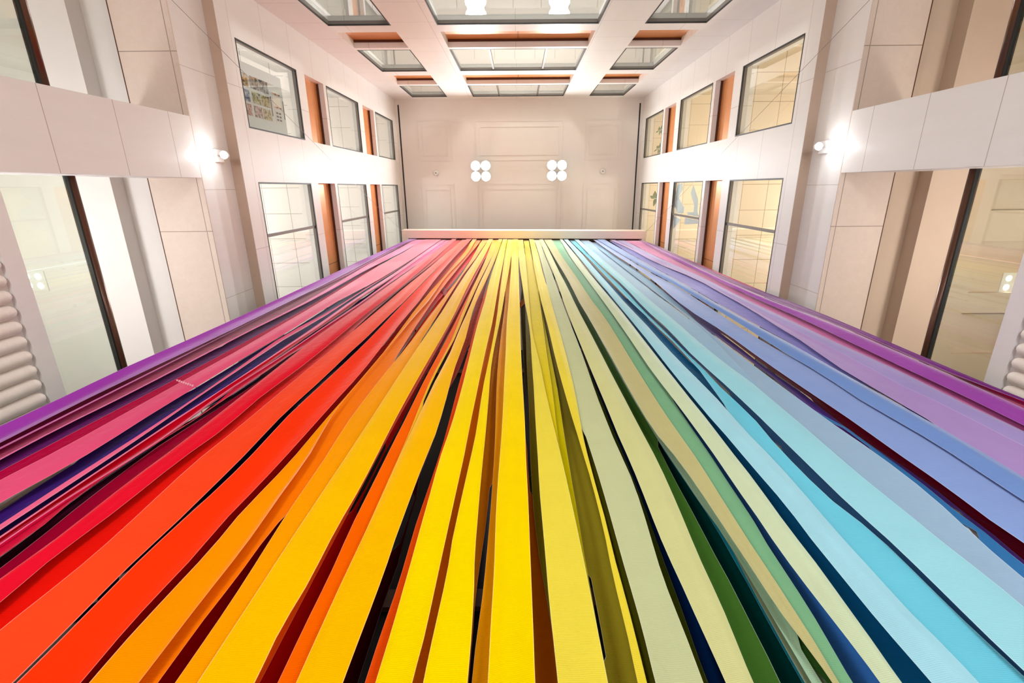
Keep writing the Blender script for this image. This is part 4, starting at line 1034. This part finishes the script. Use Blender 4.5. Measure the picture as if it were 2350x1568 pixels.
("#98032e",0.19,"dark crimson fabric line between purple and periwinkle strips",
 [3350,3340,3336,3349,3366,3374,3374,3336,3486,3383,3382,3439,3425,3411,3409,3420,3301,3271,3322,3327,3374,3354,3351,3323,3305,3246,3246,3246,3246,3246,3246],
 [3472,3462,3458,3471,3488,3502,3501,3458,3607,3549,3570,3587,3578,3575,3583,3593,3598,3603,3601,3604,3598,3584,3592,3587,3583,3583,3583,3583,3583,3583,3583]),
("#8ba6e0",0.02,"periwinkle blue fabric strip right of the dark crimson line",
 [3255,3249,3246,3260,3289,3317,3326,3297,3235,3188,3189,3234,3246,3237,3237,3246,3259,3269,3266,3262,3265,3258,3244,3252,3250,3248,3248,3248,3248,3248,3248],
 [3429,3441,3462,3488,3510,3518,3549,3635,3663,3651,3637,3627,3632,3665,3748,3742,3722,3746,3767,3762,3746,3732,3727,3727,3727,3727,3727,3727,3727,3727,3727]),
("#7698d6",0,"cornflower blue fabric strip right of a narrow slit",
 [3421,3431,3449,3479,3509,3525,3558,3631,3655,3660,3681,3681,3663,3653,3678,3674,3654,3673,3695,3693,3677,3664,3658,3658,3658,3658,3658,3658,3658,3658,3658],
 [3748,3760,3781,3802,3816,3830,3852,3878,3892,3888,3886,3911,3951,3966,3965,3972,3983,3988,3989,3980,3963,3955,3955,3955,3955,3955,3955,3955,3955,3955,3955]),
("#7a76cc",0.06,"violet blue fabric strip tapering out at right",
 [3956,3946,3937,3934,3942,3956,3985,4011,4018,4014,4024,4057,4081,4038,4036,4099,4107,4060,4061,4075,4075,4075,4075,4075,4075,4075,4075,4075,4075,4075,4075],
 [4255,4302,4337,4316,4303,4400,4531,4558,4522,4500,4449,4382,4343,4262,4192,4172,4170,4170,4170,4170,4170,4170,4170,4170,4170,4170,4170,4170,4170,4170,4170]),
("#b094d2",0.02,"lavender fabric strip next to the cornflower blue one",
 [3988,4059,4142,4172,4170,4246,4385,4443,4407,4385,4336,4269,4231,4151,4083,4063,4053,4046,3989,3981,3962,3956,3955,3955,3955,3955,3955,3955,3955,3955,3955],
 [4220,4245,4279,4318,4356,4395,4433,4467,4483,4464,4461,4474,4473,4479,4472,4445,4490,4495,4494,4498,4498,4498,4498,4498,4498,4498,4498,4498,4498,4498,4498]),
("#a89ad6",0.04,"bluish lavender fabric strip left of the pink strip at right",
 [4285,4308,4336,4321,4359,4399,4437,4485,4486,4467,4465,4479,4477,4484,4470,4443,4491,4499,4499,4502,4503,4503,4503,4503,4503,4503,4503,4503,4503,4503,4503],
 [4623,4623,4616,4606,4630,4681,4725,4728,4703,4702,4729,4743,4746,4784,4806,4797,4786,4797,4807,4808,4808,4808,4808,4808,4808,4808,4808,4808,4808,4808,4808]),
("#d868b0",0.05,"orchid pink fabric strip near the right side of the curtain",
 [4607,4662,4656,4646,4669,4666,4710,4713,4688,4687,4714,4728,4731,4769,4786,4780,4772,4783,4792,4793,4793,4793,4793,4793,4793,4793,4793,4793,4793,4793,4793],
 [5295,5253,5164,5155,5106,5063,5026,5006,5006,5020,5052,5046,5025,5018,5011,5012,5007,4987,4973,4972,4972,4972,4972,4972,4972,4972,4972,4972,4972,4972,4972]),
("#a048b0",0,"purple fabric strip right of the orchid pink one",
 [5254,5170,5076,5006,4958,4916,4880,4859,4857,4868,4895,4900,4878,4872,4864,4864,4861,4842,4827,4824,4824,4824,4824,4824,4824,4824,4824,4824,4824,4824,4824],
 [5277,5269,5246,5202,5152,5105,5065,5051,5065,5107,5207,5261,5270,5262,5252,5245,5230,5203,5195,5195,5195,5195,5195,5195,5195,5195,5195,5195,5195,5195,5195]),
("#b8085a",0.08,"crimson fabric sliver inside the right outer edge",
 [5483,5475,5447,5447,5447,5447,5483,5447,5447,5447,5446,5479,5423,5467,5460,5397,5382,5420,5420,5420,5420,5420,5420,5420,5420,5420,5420,5420,5420,5420,5420],
 [5493,5603,5603,5570,5567,5567,5567,5567,5572,5603,5602,5597,5590,5584,5582,5595,5628,5639,5639,5639,5639,5639,5639,5639,5639,5639,5639,5639,5639,5639,5639]),
("#74107e",0.04,"dark violet fabric strip along the right outer edge of the curtain",
 [5387,5328,5305,5260,5209,5161,5121,5160,5183,5239,5340,5396,5400,5384,5383,5436,5490,5503,5503,5503,5503,5503,5503,5503,5503,5503,5503,5503,5503,5503,5503],
 [5397,5521,5519,5476,5433,5391,5367,5400,5479,5554,5588,5584,5571,5558,5547,5547,5565,5572,5572,5572,5572,5572,5572,5572,5572,5572,5572,5572,5572,5572,5572]),
]


def strip(i, col, depth, label, XA, XB):
    rnd = random.Random(i * 31 + 5)
    nz, nc = len(STRIP_Z), 9
    me = bpy.data.meshes.new('fabric_strip')
    verts, faces, uvs = [], [], []
    ph1, ph2 = rnd.random() * 6.28, rnd.random() * 6.28
    pleat = (0.012 + 0.018 * rnd.random()) * (1 if rnd.random() < 0.8 else -1)
    amp = 0.014
    if depth >= 0.05:      # cloth hanging behind bellies away from the strips before it
        pleat, amp = -abs(pleat) * 0.6, 0.006
    elif depth >= 0.02:
        pleat, amp = pleat * 0.3, 0.008
    # finer steps down the strip so that the cloth can wave
    Z = []
    for k in range(nz - 1):
        for q in (0, 0.5):
            Z.append((k, q))
    Z.append((nz - 2, 1.0))
    for k, q in Z:
        z = STRIP_Z[k] + (STRIP_Z[k + 1] - STRIP_Z[k]) * q
        xa = (XA[k] + (XA[k + 1] - XA[k]) * q) / 1000
        xb = (XB[k] + (XB[k + 1] - XB[k]) * q) / 1000
        w = xb - xa
        for c in range(nc):
            u = c / (nc - 1)
            x = xa + w * u
            bul = math.sin(math.pi * u)
            wave = math.sin(2 * math.pi * u + ph1 + 0.35 * z) * 0.45 + math.sin(0.9 * z + ph2) * 0.3
            y = Y0 + KR * x + depth + (-pleat * bul + amp * wave * bul) * min(1, w / 0.15) * max(0.0, min(1.0, (21.25 - z) / 2.0))
            verts.append((x, y, z))
            uvs.append((u, z))
    for r in range(len(Z) - 1):
        for c in range(nc - 1):
            a = r * nc + c
            faces.append((a, a + 1, a + nc + 1, a + nc))
    me.from_pydata(verts, [], faces)
    ul = me.uv_layers.new(name='UVMap')
    for lp in me.loops:
        ul.data[lp.index].uv = uvs[lp.vertex_index]
    for p in me.polygons: p.use_smooth = True
    me.materials.append(fabric(col, i))
    o = bpy.data.objects.new('fabric_strip', me)
    COL.objects.link(o)
    tag(o, label, 'fabric strip', 'fabric strips of the rainbow curtain')
    return o


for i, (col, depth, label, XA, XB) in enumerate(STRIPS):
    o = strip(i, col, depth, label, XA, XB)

# stitched seam across the broad rose pink strip
SEAM = ((-3.97, 2.085, 5.14), (-3.66, 2.09, 4.97))
pink = [o for o in COL.objects if o.get('label', '').startswith('broad rose pink')][0]
mb = MB()
a, b = Vector(SEAM[0]), Vector(SEAM[1])
pts = [a + (b - a) * (k / 24) + Vector((0, 0.006 * (k % 2), 0.02 * math.sin(k * 2.1))) for k in range(25)]
mb.tube(pts, 0.004, 6)
mb.build('seam', fabric('#f0a8bc', 900), pink)
